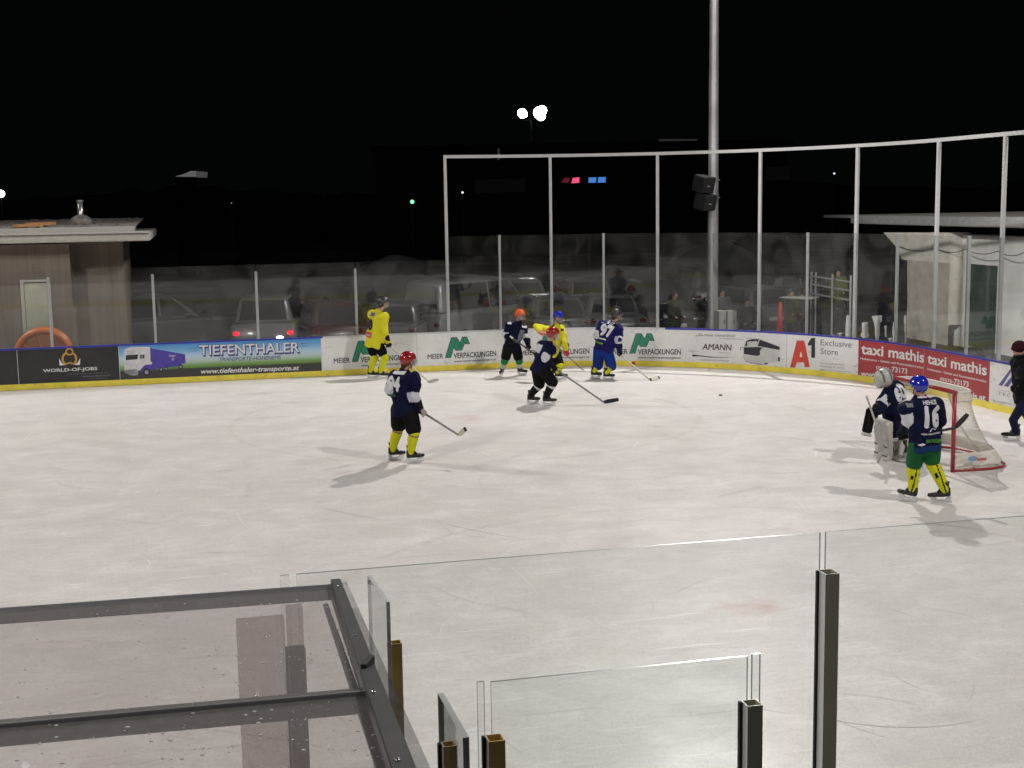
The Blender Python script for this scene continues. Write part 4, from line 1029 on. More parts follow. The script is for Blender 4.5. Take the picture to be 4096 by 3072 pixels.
def person(cfg):
    bp = cfg['base']; D0 = on_z(*bp).dot(FH)
    J = lambda q: on_z(q[0], q[1], q[3]) if len(q) > 3 else at(q[0], q[1], D0+(q[2] if len(q) > 2 else 0))
    g0 = on_z(*bp); yaw = cfg['yaw']; fwd = heading(yaw); lat = heading(yaw+90)
    nm = cfg.get('name', 'person')
    t = empty(nm, (g0.x, g0.y, 0), cfg['label'], 'person', cfg.get('group'))
    neck = J(cfg['neck']); hip = J(cfg['hip']); head = J(cfg['head']); spine = (neck-hip).normalized()
    lean = cfg.get('latroll', 0); latv = (lat+Vector((0, 0, 1))*lean).normalized(); latv = (latv-spine*latv.dot(spine)).normalized()
    fr = spine.cross(latv)*-1
    fr = latv.cross(spine)*-1 if (latv.cross(spine)).dot(fwd) < 0 else latv.cross(spine)
    hs = cfg.get('sw', .19); sh = {}
    shc = neck-spine*.085+fr*.0
    sh['L'] = shc-latv*hs; sh['R'] = shc+latv*hs
    hp = {'L': hip-latv*.105-spine*.03, 'R': hip+latv*.105-spine*.03}
    el, hd, kn, ft, an = {}, {}, {}, {}, {}
    for s in 'LR':
        el[s] = J(cfg['arm'+s][0]); hd[s] = J(cfg['arm'+s][1])
        leg = cfg['leg'+s]; ft[s] = on_z(*leg[1]) if leg[1][1] > 0 else None
        up = Vector((0, 0, 1)); f = heading(leg[2]); an[s] = ft[s]+up*(.17+cfg.get('lift'+s, 0))-f*.045+RH*leg[3]*.17
        md = (hp[s].dot(FH)+an[s].dot(FH))/2+leg[0][2]; kn[s] = at(leg[0][0], leg[0][1], md)
    hy = heading(cfg.get('hyaw', yaw)); hp_ = R_(cfg.get('hpitch', 0)); hf = (hy*math.cos(hp_)+Vector((0, 0, -1))*math.sin(hp_)).normalized()
    hu = (Vector((0, 0, 1))-hf*hf.z).normalized()
    K = cfg.get('k', 1.0)
    # ---- continuous body
    bm = bmesh.new(); F = make_head(bm, head, hf, hu)
    capsule(bm, head-hu*.05-hf*.015, neck-spine*.03, .055, .062)
    loft(bm, [(hip-spine*.1, latv*.13, fr*.10), (hip+spine*.05, latv*.15, fr*.105), (hip+spine*(neck-hip).length*.5, latv*.14, fr*.10), (neck-spine*.14, latv*.14, fr*.095), (neck-spine*.05, latv*.08, fr*.065)])
    for s in 'LR':
        capsule(bm, sh[s]-spine*.03, el[s], .05, .042); capsule(bm, el[s], hd[s]-(hd[s]-el[s]).normalized()*.05, .042, .028)
        capsule(bm, hd[s]-(hd[s]-el[s]).normalized()*.06, hd[s]-(hd[s]-el[s]).normalized()*.02, .026, .026)
        capsule(bm, hp[s], kn[s], .080, .055); capsule(bm, kn[s], an[s], .055, .036)
        capsule(bm, an[s], an[s]+heading(cfg['leg'+s][2])*.06-Vector((0, 0, .05)), .034, .03)
    link('body', meld(bm, .013, 2), skin, t)
    bm = bmesh.new()
    for sx in (-1, 1): ell(bm, head+hf*.088+F.col[0]*sx*.032+hu*.012, .011, .008, .008, F, 8)
    fin('eyes', bm, mat('eye dark', (.03, .02, .02), .3), t)
    # ---- pants
    pm = cfg['pants']; tl = cfg.get('pantlen', .82)
    bm = bmesh.new()
    if cfg.get('slim'):
        loft(bm, [(hip-spine*.13, latv*.15, fr*.12), (hip+spine*.08, latv*.165, fr*.125), (hip+spine*.15, latv*.16, fr*.12)])
        for s in 'LR': capsule(bm, hp[s], kn[s], .10, .070); capsule(bm, kn[s], an[s]+Vector((0, 0, .0)), .072, .058)
    else:
        loft(bm, [(hip-spine*.16, latv*.17, fr*.13), (hip+spine*.04, latv*.19, fr*.155), (hip+spine*.12, latv*.17, fr*.14)])
        for s in 'LR': capsule(bm, hp[s]-spine*.01, hp[s].lerp(kn[s], tl), .118*K, .108*K)
    me = meld(bm, .014, 3); mats = [pm]
    if cfg.get('stripe'):
        mats.append(cfg['stripe']); s = cfg['stripeside']; od = latv*(1 if s == 'R' else -1)
        def zf(c):
            u = (c-hp[s]).dot((kn[s]-hp[s]).normalized()); q = hp[s]+(kn[s]-hp[s]).normalized()*u; r_ = (c-q); 
            return 1 if (u > -.02 and r_.length > .06 and abs(r_.normalized().dot(fr)-cfg.get('soff', .0)) < .17 and r_.dot(od) > 0) else 0
        zone(me, zf)
    link('pants', me, None, t, mats=mats)
    # ---- jersey / jacket
    jl = cfg.get('hem', .13); bm = bmesh.new(); tl_ = (neck-hip).length; B_ = cfg.get('bulk', 1.0)
    loft(bm, [(hip-spine*jl, latv*.20*B_, fr*.155*B_), (hip-spine*(jl-.05), latv*.205*B_, fr*.16*B_), (hip+spine*tl_*.25, latv*.195*B_, fr*.155*B_), (hip+spine*tl_*.55, latv*.195*B_, fr*.150*B_),
              (hip+spine*tl_*.8, latv*.205*B_, fr*.15*B_), (neck-spine*.07, latv*.17*B_, fr*.12*B_), (neck-spine*.015, latv*.10, fr*.09), (neck+spine*.035, latv*.074, fr*.076)])
    for s in 'LR':
        ell(bm, sh[s]-spine*.03, .10*B_, .10*B_, .10*B_)
        capsule(bm, sh[s]-spine*.02, el[s], .092*B_, .076*B_); u_ = (hd[s]-el[s]).normalized()
        capsule(bm, el[s], hd[s]-u_*cfg.get('cuff', .12), .078*B_, .060*B_)
    me = meld(bm, .013, 3)
    # cloth folds
    nrm = [v.normal.copy() for v in me.vertices]; sd_ = hash(cfg['label']) % 7 if False else len(cfg['label'])
    for v, n_ in zip(me.vertices, nrm):
        p = v.co-hip; a = p.dot(latv)*26+sd_; b = p.dot(spine)*9
        w_ = .008*math.sin(a+2.2*math.sin(b+sd_))+.004*math.sin(p.dot(fr)*31+b*2.3)+.004*math.sin(b*3.1+a*.5)
        v.co += n_*w_*cfg.get('fold', 1.5)
    jm = [cfg['jersey']]+cfg.get('bandm', [])
    def jz(c):
        for s in cfg.get('bands', ''):
            a, b = el[s], hd[s]; d_ = (b-a); L_ = d_.length; u = (c-a).dot(d_)/L_
            a2 = sh[s]; d2 = (el[s]-a2); L2 = d2.length; u2 = (c-a2).dot(d2)/L2
            da = (c-(a+d_*max(0, min(1, u/L_)))).length; db = (c-(a2+d2*max(0, min(1, u2/L2)))).length
            if min(da, db) < .11 and abs((c-(hip+spine*(c-hip).dot(spine))).dot(latv)) > .0:
                if da < .105 and -.03 < u < cfg.get('bw', .10): return 1
                if db < .105 and u2 > L2-cfg.get('bw2', .05) and u < .02 and (c-(hip+spine*(c-hip).dot(spine))).length > .15: return 1
        if cfg.get('hemband') and -jl-.1 < (c-hip).dot(spine) < -jl+cfg['hemband']: return 2
        return 0
    zone(me, jz)
    jo = link('jersey' if not cfg.get('jacket') else 'jacket', me, None, t, mats=jm)
    tree = BVHTree.FromPolygons([v.co.copy() for v in me.vertices], [tuple(p.vertices) for p in me.polygons])
    for dcal in cfg.get('decals', ()):
        kind, px, py, na, wd, hh, txt, dm = dcal[:8]; nn_ = heading(na); c = J((px, py)); upd = (Vector((0, 0, 1)) if len(dcal) < 9 else (Vector((0, 0, 1))+RH*dcal[8])).normalized()
        upd = (spine*.6+upd*.4 if len(dcal) < 9 else upd); upd = (upd-nn_*upd.dot(nn_)).normalized()
        bm = bmesh.new()
        if kind == 'text': shell_text(bm, tree, c, nn_, upd, wd, hh, txt, bold=.07 if len(txt) < 3 else .03)
        else: patch(bm, tree, c, nn_, upd, [(x*wd, y*hh) for x, y in (txt or [(-.5, -.5), (.5, -.5), (.5, .5), (-.5, .5)])])
        fin('lettering' if kind == 'text' else 'patch', bm, dm, jo)
    # ---- socks
    if not cfg.get('slim'):
        for s in 'LR':
            bm = bmesh.new(); kk = kn[s]; aa = an[s]+Vector((0, 0, .05)); d_ = (aa-kk)
            capsule(bm, kk.lerp(hp[s], .15), kk, .092, .092); capsule(bm, kk, kk+d_*.45, .092, .086); capsule(bm, kk+d_*.45, aa-Vector((0, 0, .03)), .086, .062)
            me = meld(bm, .013, 2)
            sm = cfg['socks']
            if len(sm) > 1:
                bandsf = cfg['sockfn']; L_ = d_.length
                zone(me, lambda c, a=kk, dd=d_.normalized(), L_=L_: bandsf((c-a).dot(dd)/L_) if bandsf.__code__.co_argcount == 1 else bandsf((c-a).dot(dd)/L_, (c-a-dd*(c-a).dot(dd)).dot(RH)/.09))
            link('sock', me, None, t, mats=sm)
    # ---- skates
    for s in 'LR':
        leg = cfg['leg'+s]; skate(ft[s], leg[2], leg[3], t, cfg.get('boot', mat('boot black', (.008, .008, .009), .35)), cfg.get('holder', mat('holder white', (.6, .6, .6), .5)), cfg.get('lift'+s, 0))
    # ---- gloves
    grip = cfg.get('gripdir')
    gd = (J(cfg['stick'][1])-J(cfg['stick'][0])).normalized() if cfg.get('stick') else (grip or Vector((1, 0, 0)))
    for s in cfg.get('gloves', 'LR'):
        glove_hand(hd[s], gd, el[s], cfg.get('gr', .062), t, cfg['glove'+s] if ('glove'+s) in cfg else cfg['glove'], cuffm=gblk)
    # ---- helmet
    side = F.col[0]
    if cfg.get('helmet'):
        bm = bmesh.new(); vs = ell(bm, head+hu*.028-hf*.006, .106, .130, .118, F, 28)
        dl = [v for v in bm.verts if ((v.co-head).dot(hu) < -.005 and (v.co-head).dot(hf) > -.01) or (v.co-head).dot(hu) < -.062 or ((v.co-head).dot(hu) < .028 and (v.co-head).dot(hf) > .045)]
        bmesh.ops.delete(bm, geom=dl, context='VERTS')
        for v in bm.verts:
            r_ = v.co-head; x_ = r_.dot(side)
            if r_.dot(hu) > .07: v.co += hu*.006*(1 if abs(abs(x_)-.035) < .018 else 0)
        h = fin('helmet', bm, cfg['helmet'], t, smooth=True); so = h.modifiers.new('s', 'SOLIDIFY'); so.thickness = .012; so.offset = 1
        bm = bmesh.new()
        for sx in (-1, 1): tube(bm, [head+side*sx*.098-hf*.02-hu*.0, head+side*sx*.075+hf*.04-hu*.085, head+hf*.075-hu*.118], .006, 6)
        fin('chin_strap', bm, mat('strap black', (.015, .015, .015), .6), h)
        for sx in (-1, 1):
            bm = bmesh.new()
            for k_ in (.0,): bar(bm, head+side*sx*.035-hf*(-k_+.03)+hu*.147, head+side*sx*.035-hf*(-k_)+hu*.147, .012, .012)
            fin('vent', bm, MATS['strap black'], h)
        if cfg.get('marks'):  # small white boxes painted on as glints of the black helmets
            for (ax, az) in ((.6, .95), (-.15, .75)):
                a0 = side*math.sin(ax)*.112+hf*math.cos(ax)*.10+hu*.1; c_ = head+hu*.028+(side*math.sin(ax)*.115*math.cos(az)-hf*.135*math.cos(ax)*math.cos(az)*(-1 if ax > 0 else 1)*.3+hu*.13*math.sin(az))
                n_ = (c_-head).normalized(); bm = bmesh.new(); box(bm, c_+n_*.004, (.055, .012, .022), frame_of(n_, hu)); fin('helmet_glint', bm, txtw, h)
        if cfg.get('visor') == 'clear':
            bm = bmesh.new(); pr = None; rs = []
            for z_ in (.035, -.02, -.075):
                rs.append([head+hu*z_+side*.112*math.sin(a)+hf*(.03+.112*math.cos(a)) for a in [R_(-75+150*i/12) for i in range(13)]])
            for a, b in zip(rs, rs[1:]):
                va = [bm.verts.new(p) for p in a] if pr is None else pr; vb = [bm.verts.new(p) for p in b]
                for i in range(12): bm.faces.new((va[i], va[i+1], vb[i+1], vb[i]))
                pr = vb
            v_ = fin('visor', bm, VIS, h, smooth=True); so = v_.modifiers.new('s', 'SOLIDIFY'); so.thickness = .003
        if cfg.get('visor') == 'cage':
            bm = bmesh.new()
            for z_ in (.03, -.01, -.05, -.09): tube(bm, [head+hu*z_+side*.10*math.sin(a)+hf*(.045+.10*math.cos(a)) for a in [R_(-80+160*i/10) for i in range(11)]], .0045, 5)
            for a_ in (-45, -15, 15, 45): tube(bm, [head+hu*z_+side*.10*math.sin(R_(a_))+hf*(.045+.10*math.cos(R_(a_))) for z_ in (.04, -.03, -.095)], .0045, 5)
            fin('face_cage', bm, mat('cage white', (.6, .6, .6), .4), h)
    if cfg.get('hair'):
        bm = bmesh.new(); ell(bm, head-hf*.045-hu*.03, .082, .075, .075, F); ell(bm, head-hf*.065-hu*.085, .06, .045, .06, F); link('hair', meld(bm, .012, 1), cfg['hair'], t)
    if cfg.get('beanie'):
        bm = bmesh.new(); ell(bm, head+hu*.045-hf*.012, .108, .125, .108, F, 20); tube(bm, [head+hu*.03+side*.105*math.sin(a)+hf*(-.01+.12*math.cos(a)) for a in [2*math.pi*i/20 for i in range(20)]], .018, 8, True)
        link('beanie', meld(bm, .010, 2), cfg['beanie'], t)
        bm = bmesh.new(); tube(bm, [neck+spine*.03+side*.085*math.sin(a)+hf*.09*math.cos(a) for a in [2*math.pi*i/20 for i in range(20)]], .035, 8, True); fin('collar', bm, cfg['jersey'], t, smooth=True)
    # ---- stick
    if cfg.get('stick'): make_stick([J(q) for q in cfg['stick']], cfg['sticklabel'], cfg.get('shaftm'), cfg.get('bladem'), cfg.get('tape'))
    return dict(J=J, t=t, neck=neck, hip=hip, spine=spine, lat=latv, fr=fr, head=head, hf=hf, hu=hu, side=side, kn=kn, an=an, hp=hp, hd=hd, el=el, ft=ft, tree=tree, jo=jo)
def make_stick(q, label, shaftm=None, bladem=None, tape=None, width=.034):
    """q: butt, (…grip points), heel, toe"""
    butt, heel, toe = q[0], q[-2], q[-1]
    shaftm = shaftm or mat('shaft grey', (.20, .20, .19), .4); bladem = bladem or mat('blade black', (.015, .015, .015), .6)
    t = empty('hockey_stick', butt, label, 'hockey stick', 'sticks held by the skaters')
    bm = bmesh.new(); nb_ = (toe-heel).normalized(); bar(bm, butt, heel, .022, width, up=nb_, bev=.003); fin('shaft', bm, shaftm, t)
    d = (heel-butt).normalized(); bl = toe-heel; sdv = d.cross(bl).normalized(); up = sdv.cross(bl.normalized()); up = up if up.dot(-d) > 0 else -up
    bm = bmesh.new(); rs = []
    for i in range(9):
        u = i/8; c = heel+bl*u+sdv*.03*math.sin(u*1.5)**2+d*0; h_ = .030+.010*math.sin(u*math.pi) if u < .95 else .026
        if i == 0: h_ = .022
        rs.append([c+sdv*a_*.006+up*b_*h_ for a_, b_ in ((-1, -1), (1, -1), (1, 1), (-1, 1))])
    rings(bm, rs); b_o = fin('blade', bm, bladem, t)
    if tape:
        for (u0, u1) in tape:
            bm = bmesh.new(); rs = []
            for i in range(5):
                u = u0+(u1-u0)*i/4; c = heel+bl*u+sdv*.03*math.sin(u*1.5)**2; h_ = .030+.010*math.sin(u*math.pi)+.002
                rs.append([c+sdv*a_*.0085+up*b_*h_ for a_, b_ in ((-1, -1), (1, -1), (1, 1), (-1, 1))])
            rings(bm, rs); fin('tape', bm, mat('tape black', (.012, .012, .012), .8), b_o)
    bm = bmesh.new(); bar(bm, butt-d*.004, butt+d*.09, .030, width+.006, up=nb_, bev=.004); fin('butt_tape', bm, mat('butt tape', (.5, .5, .5), .8), t)
    return t
VIS = glass_mat('visor plastic', tint=(.86, .88, .88), haze=.10, hscale=6, gain=1.5)
navy = mat('jersey navy', (.0045, .005, .030), .75, bump=.25, bscale=60, spec=.12); yel = mat('jersey yellow', (.60, .56, .025), .75, bump=.25, bscale=60, spec=.12)
wht = mat('jersey white', (.55, .55, .60), .75, spec=.12); blk = mat('pants black', (.005, .0045, .0045), .75, bump=.2, bscale=50, spec=.12); gblk = mat('glove black', (.007, .007, .008), .6, spec=.12)
navyt = mat('number black', (.03, .028, .03), .7, spec=.12); blupants = mat('pants blue', (.007, .03, .20), .65, bump=.2, bscale=50, spec=.12); grn = mat('pants green', (.012, .095, .03), .7, bump=.2, bscale=50, spec=.12)
sy = mat('sock yellow', (.55, .56, .015), .8, bump=.2, bscale=70, spec=.12); sw = mat('sock white', (.5, .5, .5), .8, spec=.12); sb = mat('sock black', (.008, .008, .009), .8, spec=.12); sg = mat('sock green', (.02, .17, .06), .8, spec=.12)
sp = mat('sock purple', (.20, .11, .12), .8, spec=.12); hred = mat('helmet red', (.27, .010, .014), .25, coat=.5); hblk = mat('helmet black', (.03, .03, .032), .3, coat=.5)
hblue = mat('helmet blue', (.01, .02, .36), .22, coat=.6); horg = mat('helmet orange', (.68, .09, .02), .25, coat=.5); gor = mat('glove orange', (.75, .17, .07), .6, spec=.12); txtw = mat('number white', (.62, .62, .66), .7, spec=.12)
creamb = mat('blade cream', (.5, .47, .38), .6); pale_s = mat('shaft pale', (.42, .40, .36), .45); palm = mat('glove pale', (.42, .32, .29), .6, spec=.12)

# red-helmeted forward in the foreground
person(dict(base=(1618, 1848), yaw=33, k=1.2, bulk=1.12, cuff=.075, label='skater with red helmet, navy jersey and yellow socks, alone at centre left', head=(1632, 1444, .02), hyaw=62, hpitch=8, neck=(1619, 1481), hip=(1617, 1630), sw=.20,
    armL=[(1556, 1560, .02), (1628, 1612, .30)], armR=[(1655, 1586, -.20), (1690, 1652, -.04)], legL=[(1594, 1712, -.02), (1580, 1840), 60, .02], legR=[(1657, 1730, -.08), (1655, 1852), 66, -.02],
    jersey=navy, bandm=[wht], bands='LR', bw=.07, bw2=.06, pants=blk, socks=[sy, sp], sockfn=lambda u: 1 if .10 < u < .18 else 0, glove=gblk, gloveR=palm, helmet=hred, visor='clear', hair=mat('hair brown', (.05, .03, .02), .9, spec=.12), hem=.14,
    decals=[('text', 1588, 1530, 206, .27, .22, '94', txtw), ('patch', 1602, 1488, 208, .24, .05, None, txtw), ('patch', 1660, 1530, 100, .08, .03, None, wht), ('patch', 1576, 1580, 213, .16, .035, None, mat('patch green', (.03, .08, .05), .7))],
    stick=[(1622, 1606, .30), (1834, 1740, -.25), (1868, 1716, -.25)], sticklabel='grey stick with curled pale blade held low by the foreground skater', bladem=creamb, tape=[(.75, .99)]))
# yellow 38
person(dict(base=(1510, 1516), yaw=26, bulk=1.2, k=1.1, label='skater in yellow jersey numbered 38 with black helmet, standing upright by the left boards', head=(1535, 1213, 0), hyaw=84, hpitch=6, neck=(1518, 1244), hip=(1499, 1366), sw=.185,
    armL=[(1490, 1320, .22), (1548, 1378, .18)], armR=[(1533, 1318, -.16), (1556, 1380, -.08)], legL=[(1498, 1432, .02), (1489, 1514), 75, .03], legR=[(1540, 1432, -.05), (1530, 1516), 80, .03],
    jersey=yel, pants=blk, pantlen=.62, socks=[sy], glove=gblk, helmet=hblk, marks=True, visor='clear', hair=MATS['hair brown'], hem=.15, cuff=.10,
    decals=[('text', 1484, 1294, 200, .21, .25, '38', navyt), ('patch', 1499, 1256, 206, .14, .08, None, mat('patch violet', (.10, .08, .30), .7)), ('patch', 1481, 1337, 210, .26, .12, None, mat('patch red', (.60, .04, .03), .7)),
            ('text', 1538, 1270, 130, .07, .08, '38', navyt), ('text', 1481, 1338, 210, .20, .035, 'HOHENEMS', txtw)],
    stick=[(1540, 1366, .1), (1713, 1526, 0, .035), (1754, 1522, 0, .045)], sticklabel='pale stick held by the skater numbered 38, blade on the ice', bladem=mat('blade grey', (.25, .25, .23), .6), shaftm=pale_s))
# orange helmet
person(dict(base=(2047, 1508), yaw=158, k=1.1, label='skater with orange helmet and navy and white jersey facing the camera by the boards', head=(2080, 1262, 0), hyaw=130, hpitch=10, neck=(2072, 1290), hip=(2050, 1384), sw=.19,
    armR=[(2020, 1338, -.05), (2044, 1368, -.25)], armL=[(2104, 1345, -.05), (2110, 1392, -.2)], legR=[(2020, 1440, -.12), (2007, 1505), 195, .04], legL=[(2076, 1440, -.12), (2086, 1502), 130, -.03],
    jersey=navy, bandm=[wht], bands='LR', bw=.07, bw2=.03, pants=blk, pantlen=.75, socks=[sg, sw, sb], sockfn=lambda u: 0 if u < .28 else (1 if (u < .42 or .5 < u < .72) else (2 if u > .9 else 1)), glove=gblk, helmet=horg, visor='clear', hem=.10,
    decals=[('patch', 2078, 1340, 165, .16, .26, [(-.5, -.5), (.3, -.5), (.5, .5), (-.2, .5)], mat('patch grey', (.16, .17, .18), .7)), ('patch', 2036, 1290, 175, .10, .05, None, wht), ('patch', 2095, 1306, 150, .12, .05, None, wht), ('patch', 2050, 1362, 165, .2, .05, None, MATS['patch grey'])],
    stick=[(2040, 1345, -.3), (2150, 1425, -.35), (2172, 1430, -.4)], sticklabel='dark stick held across the body by the orange-helmeted skater', shaftm=mat('shaft black', (.02, .02, .02), .4)))
# yellow with blue helmet
person(dict(base=(2218, 1519), yaw=128, label='skater in yellow jersey with blue helmet leaning forward behind the blurred skater', head=(2234, 1270, -.05), hyaw=138, hpitch=14, neck=(2227, 1300, -.04), hip=(2212, 1400, .08), sw=.20,
    armR=[(2144, 1306, .05), (2168, 1332, -.25)], armL=[(2259, 1368, -.1), (2262, 1416, -.15)], legR=[(2205, 1462, -.1), (2206, 1508), 100, .03], legL=[(2240, 1462, -.12), (2240, 1520), 95, -.03], latroll=-.12,
    jersey=yel, pants=blk, pantlen=.85, socks=[sy, sb], sockfn=lambda u: 1 if .3 < u < .4 else 0, glove=gor, helmet=hblue, visor='clear', hem=.12, gloveL=mat('glove red', (.45, .03, .03), .6, spec=.12),
    decals=[('patch', 2246, 1318, 160, .09, .05, None, navyt), ('patch', 2208, 1292, 185, .12, .04, None, navyt)],
    stick=[(2158, 1322, -.3), (2318, 1468, -.1), (2334, 1474, -.3)], sticklabel='thin grey stick reaching right from the blue-helmeted yellow skater', tape=[(.2, .98)]))
# blurred red helmet, in front of the yellow player
person(dict(base=(2160, 1620), yaw=48, k=1.12, bulk=1.06, label='skater with red helmet, navy jersey and black pants bending forward mid rink', head=(2211, 1338, .0), hyaw=78, hpitch=12, neck=(2194, 1368, .0), hip=(2163, 1468, 0), sw=.18,
    armL=[(2150, 1440, .28), (2195, 1466, .36)], armR=[(2180, 1432, -.22), (2216, 1474, -.12)], legL=[(2158, 1540, -.02), (2128, 1617), 60, .06], legR=[(2212, 1532, -.06), (2192, 1622), 72, .03],
    jersey=navy, bandm=[wht], bands='LR', bw=.05, bw2=.09, pants=blk, pantlen=.92, socks=[sb, sw], sockfn=lambda u: 1 if .12 < u < .34 else 0, glove=gblk, helmet=hred, visor='cage', hem=.12,
    decals=[('patch', 2158, 1392, 228, .22, .16, None, wht), ('patch', 2200, 1402, 130, .14, .04, None, wht), ('patch', 2212, 1418, 120, .12, .05, None, wht), ('patch', 2196, 1462, 120, .14, .03, None, wht)],
    stick=[(2196, 1458, .2), (2414, 1608, -.1), (2474, 1600, -.05)], sticklabel='long grey stick with broad black blade stretched right in mid rink', tape=[(.1, .95)]))
# 97
person(dict(base=(2405, 1517), yaw=16, k=1.18, bulk=1.2, label='skater in navy jersey numbered 97 with bright blue pants, bent over his stick', head=(2466, 1262, .12), hyaw=66, hpitch=12, neck=(2449, 1290, .08), hip=(2415, 1396, 0), sw=.20, latroll=-.16,
    armL=[(2386, 1338, .02), (2418, 1382, .35)], armR=[(2476, 1360, -.10), (2476, 1416, .0)], legL=[(2391, 1464, .06), (2380, 1515), 62, .05], legR=[(2447, 1466, -.02), (2430, 1521), 66, .05],
    jersey=mat('jersey bright navy', (.010, .010, .085), .75, bump=.25, bscale=60, spec=.12), bandm=[wht], bands='LR', bw=.06, bw2=.07, pants=blupants, pantlen=.95, stripe=mat('stripe pale', (.35, .42, .45), .6), stripeside='R', socks=[sy, sp], sockfn=lambda u: 1 if .45 < u < .6 else 0, glove=gblk, helmet=hblk, marks=True, visor='clear', hair=MATS['hair brown'], hem=.06,
    decals=[('text', 2430, 1320, 194, .32, .25, '97', txtw, .22), ('text', 2441, 1284, 208, .28, .06, 'PUTZL', txtw, .22), ('patch', 2408, 1352, 208, .30, .03, None, txtw, .2), ('patch', 2400, 1368, 208, .26, .04, None, mat('patch lime', (.14, .30, .05), .7), .2)],
    stick=[(2440, 1384, .1), (2598, 1518, 0, .035), (2637, 1513, 0, .045)], sticklabel='grey stick with pale taped blade held by the skater numbered 97', bladem=creamb, tape=[(0, .18), (.85, .99)], shaftm=pale_s))
# 16
person(dict(base=(3700, 2013), yaw=-4, label='skater numbered 16 with blue helmet, navy jersey and green pants, back to the camera', head=(3675, 1548, .04), hyaw=-28, hpitch=8, neck=(3683, 1590), hip=(3698, 1768), sw=.215, k=1.05, bulk=1.08,
    armL=[(3632, 1678, -.02), (3606, 1742, .22)], armR=[(3762, 1682, .10), (3742, 1728, .30)], legL=[(3654, 1868, .02), (3634, 2006), -40, .10], legR=[(3728, 1852, .05), (3770, 2012), -62, -.10],
    jersey=navy, bandm=[wht, mat('jersey teal', (.008, .03, .10), .75, spec=.12)], bands='L', bw=.07, bw2=.09, hemband=.09, pants=grn, pantlen=.80, socks=[sy, sb], sockfn=lambda u, x: 1 if (abs(x-(.25-.5*u)) < .10 and u > -.1) or (.35 < u < .55 and abs(x+.45) < .18) or (.3 < u < .42 and x > .7) else 0, glove=gblk, gloveL=gblk, helmet=hblue, hem=.12, gr=.066,
    decals=[('text', 3716, 1657, 176, .25, .28, '16', txtw, -.02), ('text', 3706, 1604, 176, .19, .050, 'HEHLE', txtw, -.02), ('patch', 3684, 1586, 176, .14, .018, None, txtw, 0), ('text', 3710, 1727, 176, .28, .022, 'MEIER VERPACKUNGEN', txtw, -.02),
            ('text', 3718, 1755, 176, .23, .045, 'BRUGGER', mat('patch lime2', (.05, .24, .02), .7), .03), ('patch', 3668, 1770, 176, .10, .04, [(-.5, -.1), (-.1, -.5), (.5, .1), (.1, .5)], txtw, 0),
            ('patch', 3710, 1712, 176, .025, .045, [(-1.6, -.5), (-1.0, -.5), (.4, .5), (-.2, .5)], txtw, 0), ('patch', 3717, 1712, 176, .025, .045, [(-.3, .5), (.3, .5), (1.2, -.1), (.6, -.1)], txtw, 0), ('patch', 3725, 1712, 176, .025, .045, [(0, -.1), (.6, -.1), (1.4, .5), (.8, .5)], txtw, 0),
            ('patch', 3628, 1617, 176, .09, .05, None, MATS['patch grey'], 0)],
    stick=[(3568, 1762, .20), (3822, 1711, .28), (3867, 1652, .24)], sticklabel='black stick held level by the skater numbered 16, blade raised', shaftm=MATS['shaft black']))
# goalie
cream = mat('pad cream', (.50, .49, .45), .6, var=.06)
gz = person(dict(base=(3556, 1842), yaw=-52, label='goalkeeper in navy jersey with white mask and leg pads crouching before the goal', head=(3534, 1514, -.05), hyaw=-60, hpitch=18, neck=(3562, 1545, 0), hip=(3592, 1700, .1), sw=.22, bulk=1.25,
    armL=[(3532, 1612, -.22), (3492, 1668, -.42)], armR=[(3600, 1640, .25), (3590, 1700, .1)], legL=[(3546, 1750, -.05), (3545, 1838), -70, .0], legR=[(3592, 1760, .05), (3600, 1832), -50, -.0],
    jersey=navy, bandm=[wht], bands='L', bw=.05, bw2=.10, pants=mat('pants navy', (.006, .006, .028), .7, spec=.12), socks=[cream], glove=gblk, gloveL=gblk, hem=.10,
    decals=[('text', 3590, 1567, 172, .26, .20, '60', txtw, -.35), ('patch', 3600, 1602, 172, .2, .04, None, txtw, -.35)]))
# mask
bm = bmesh.new(); h_, f_, u_, s_ = gz['head'], gz['hf'], gz['hu'], gz['side']; F = Matrix((s_, f_, u_)).transposed()
ell(bm, h_+u_*.01, .125, .150, .150, F, 26); ell(bm, h_+f_*.07-u_*.07, .085, .085, .075, F, 16)
me = meld(bm, .012, 2); zone(me, lambda c: 1 if abs(math.sin((c-h_).dot(f_)*20+16*abs((c-h_).dot(s_))+.5)) > .93 and (c-h_).dot(u_) > -.06 else (1 if (c-h_).dot(f_) > .12 and -.04 < (c-h_).dot(u_) < .05 else 0))
link('goalie_mask', me, None, gz['t'], mats=[mat('mask white', (.42, .42, .40), .35), mat('mask dark', (.10, .11, .10), .4)])
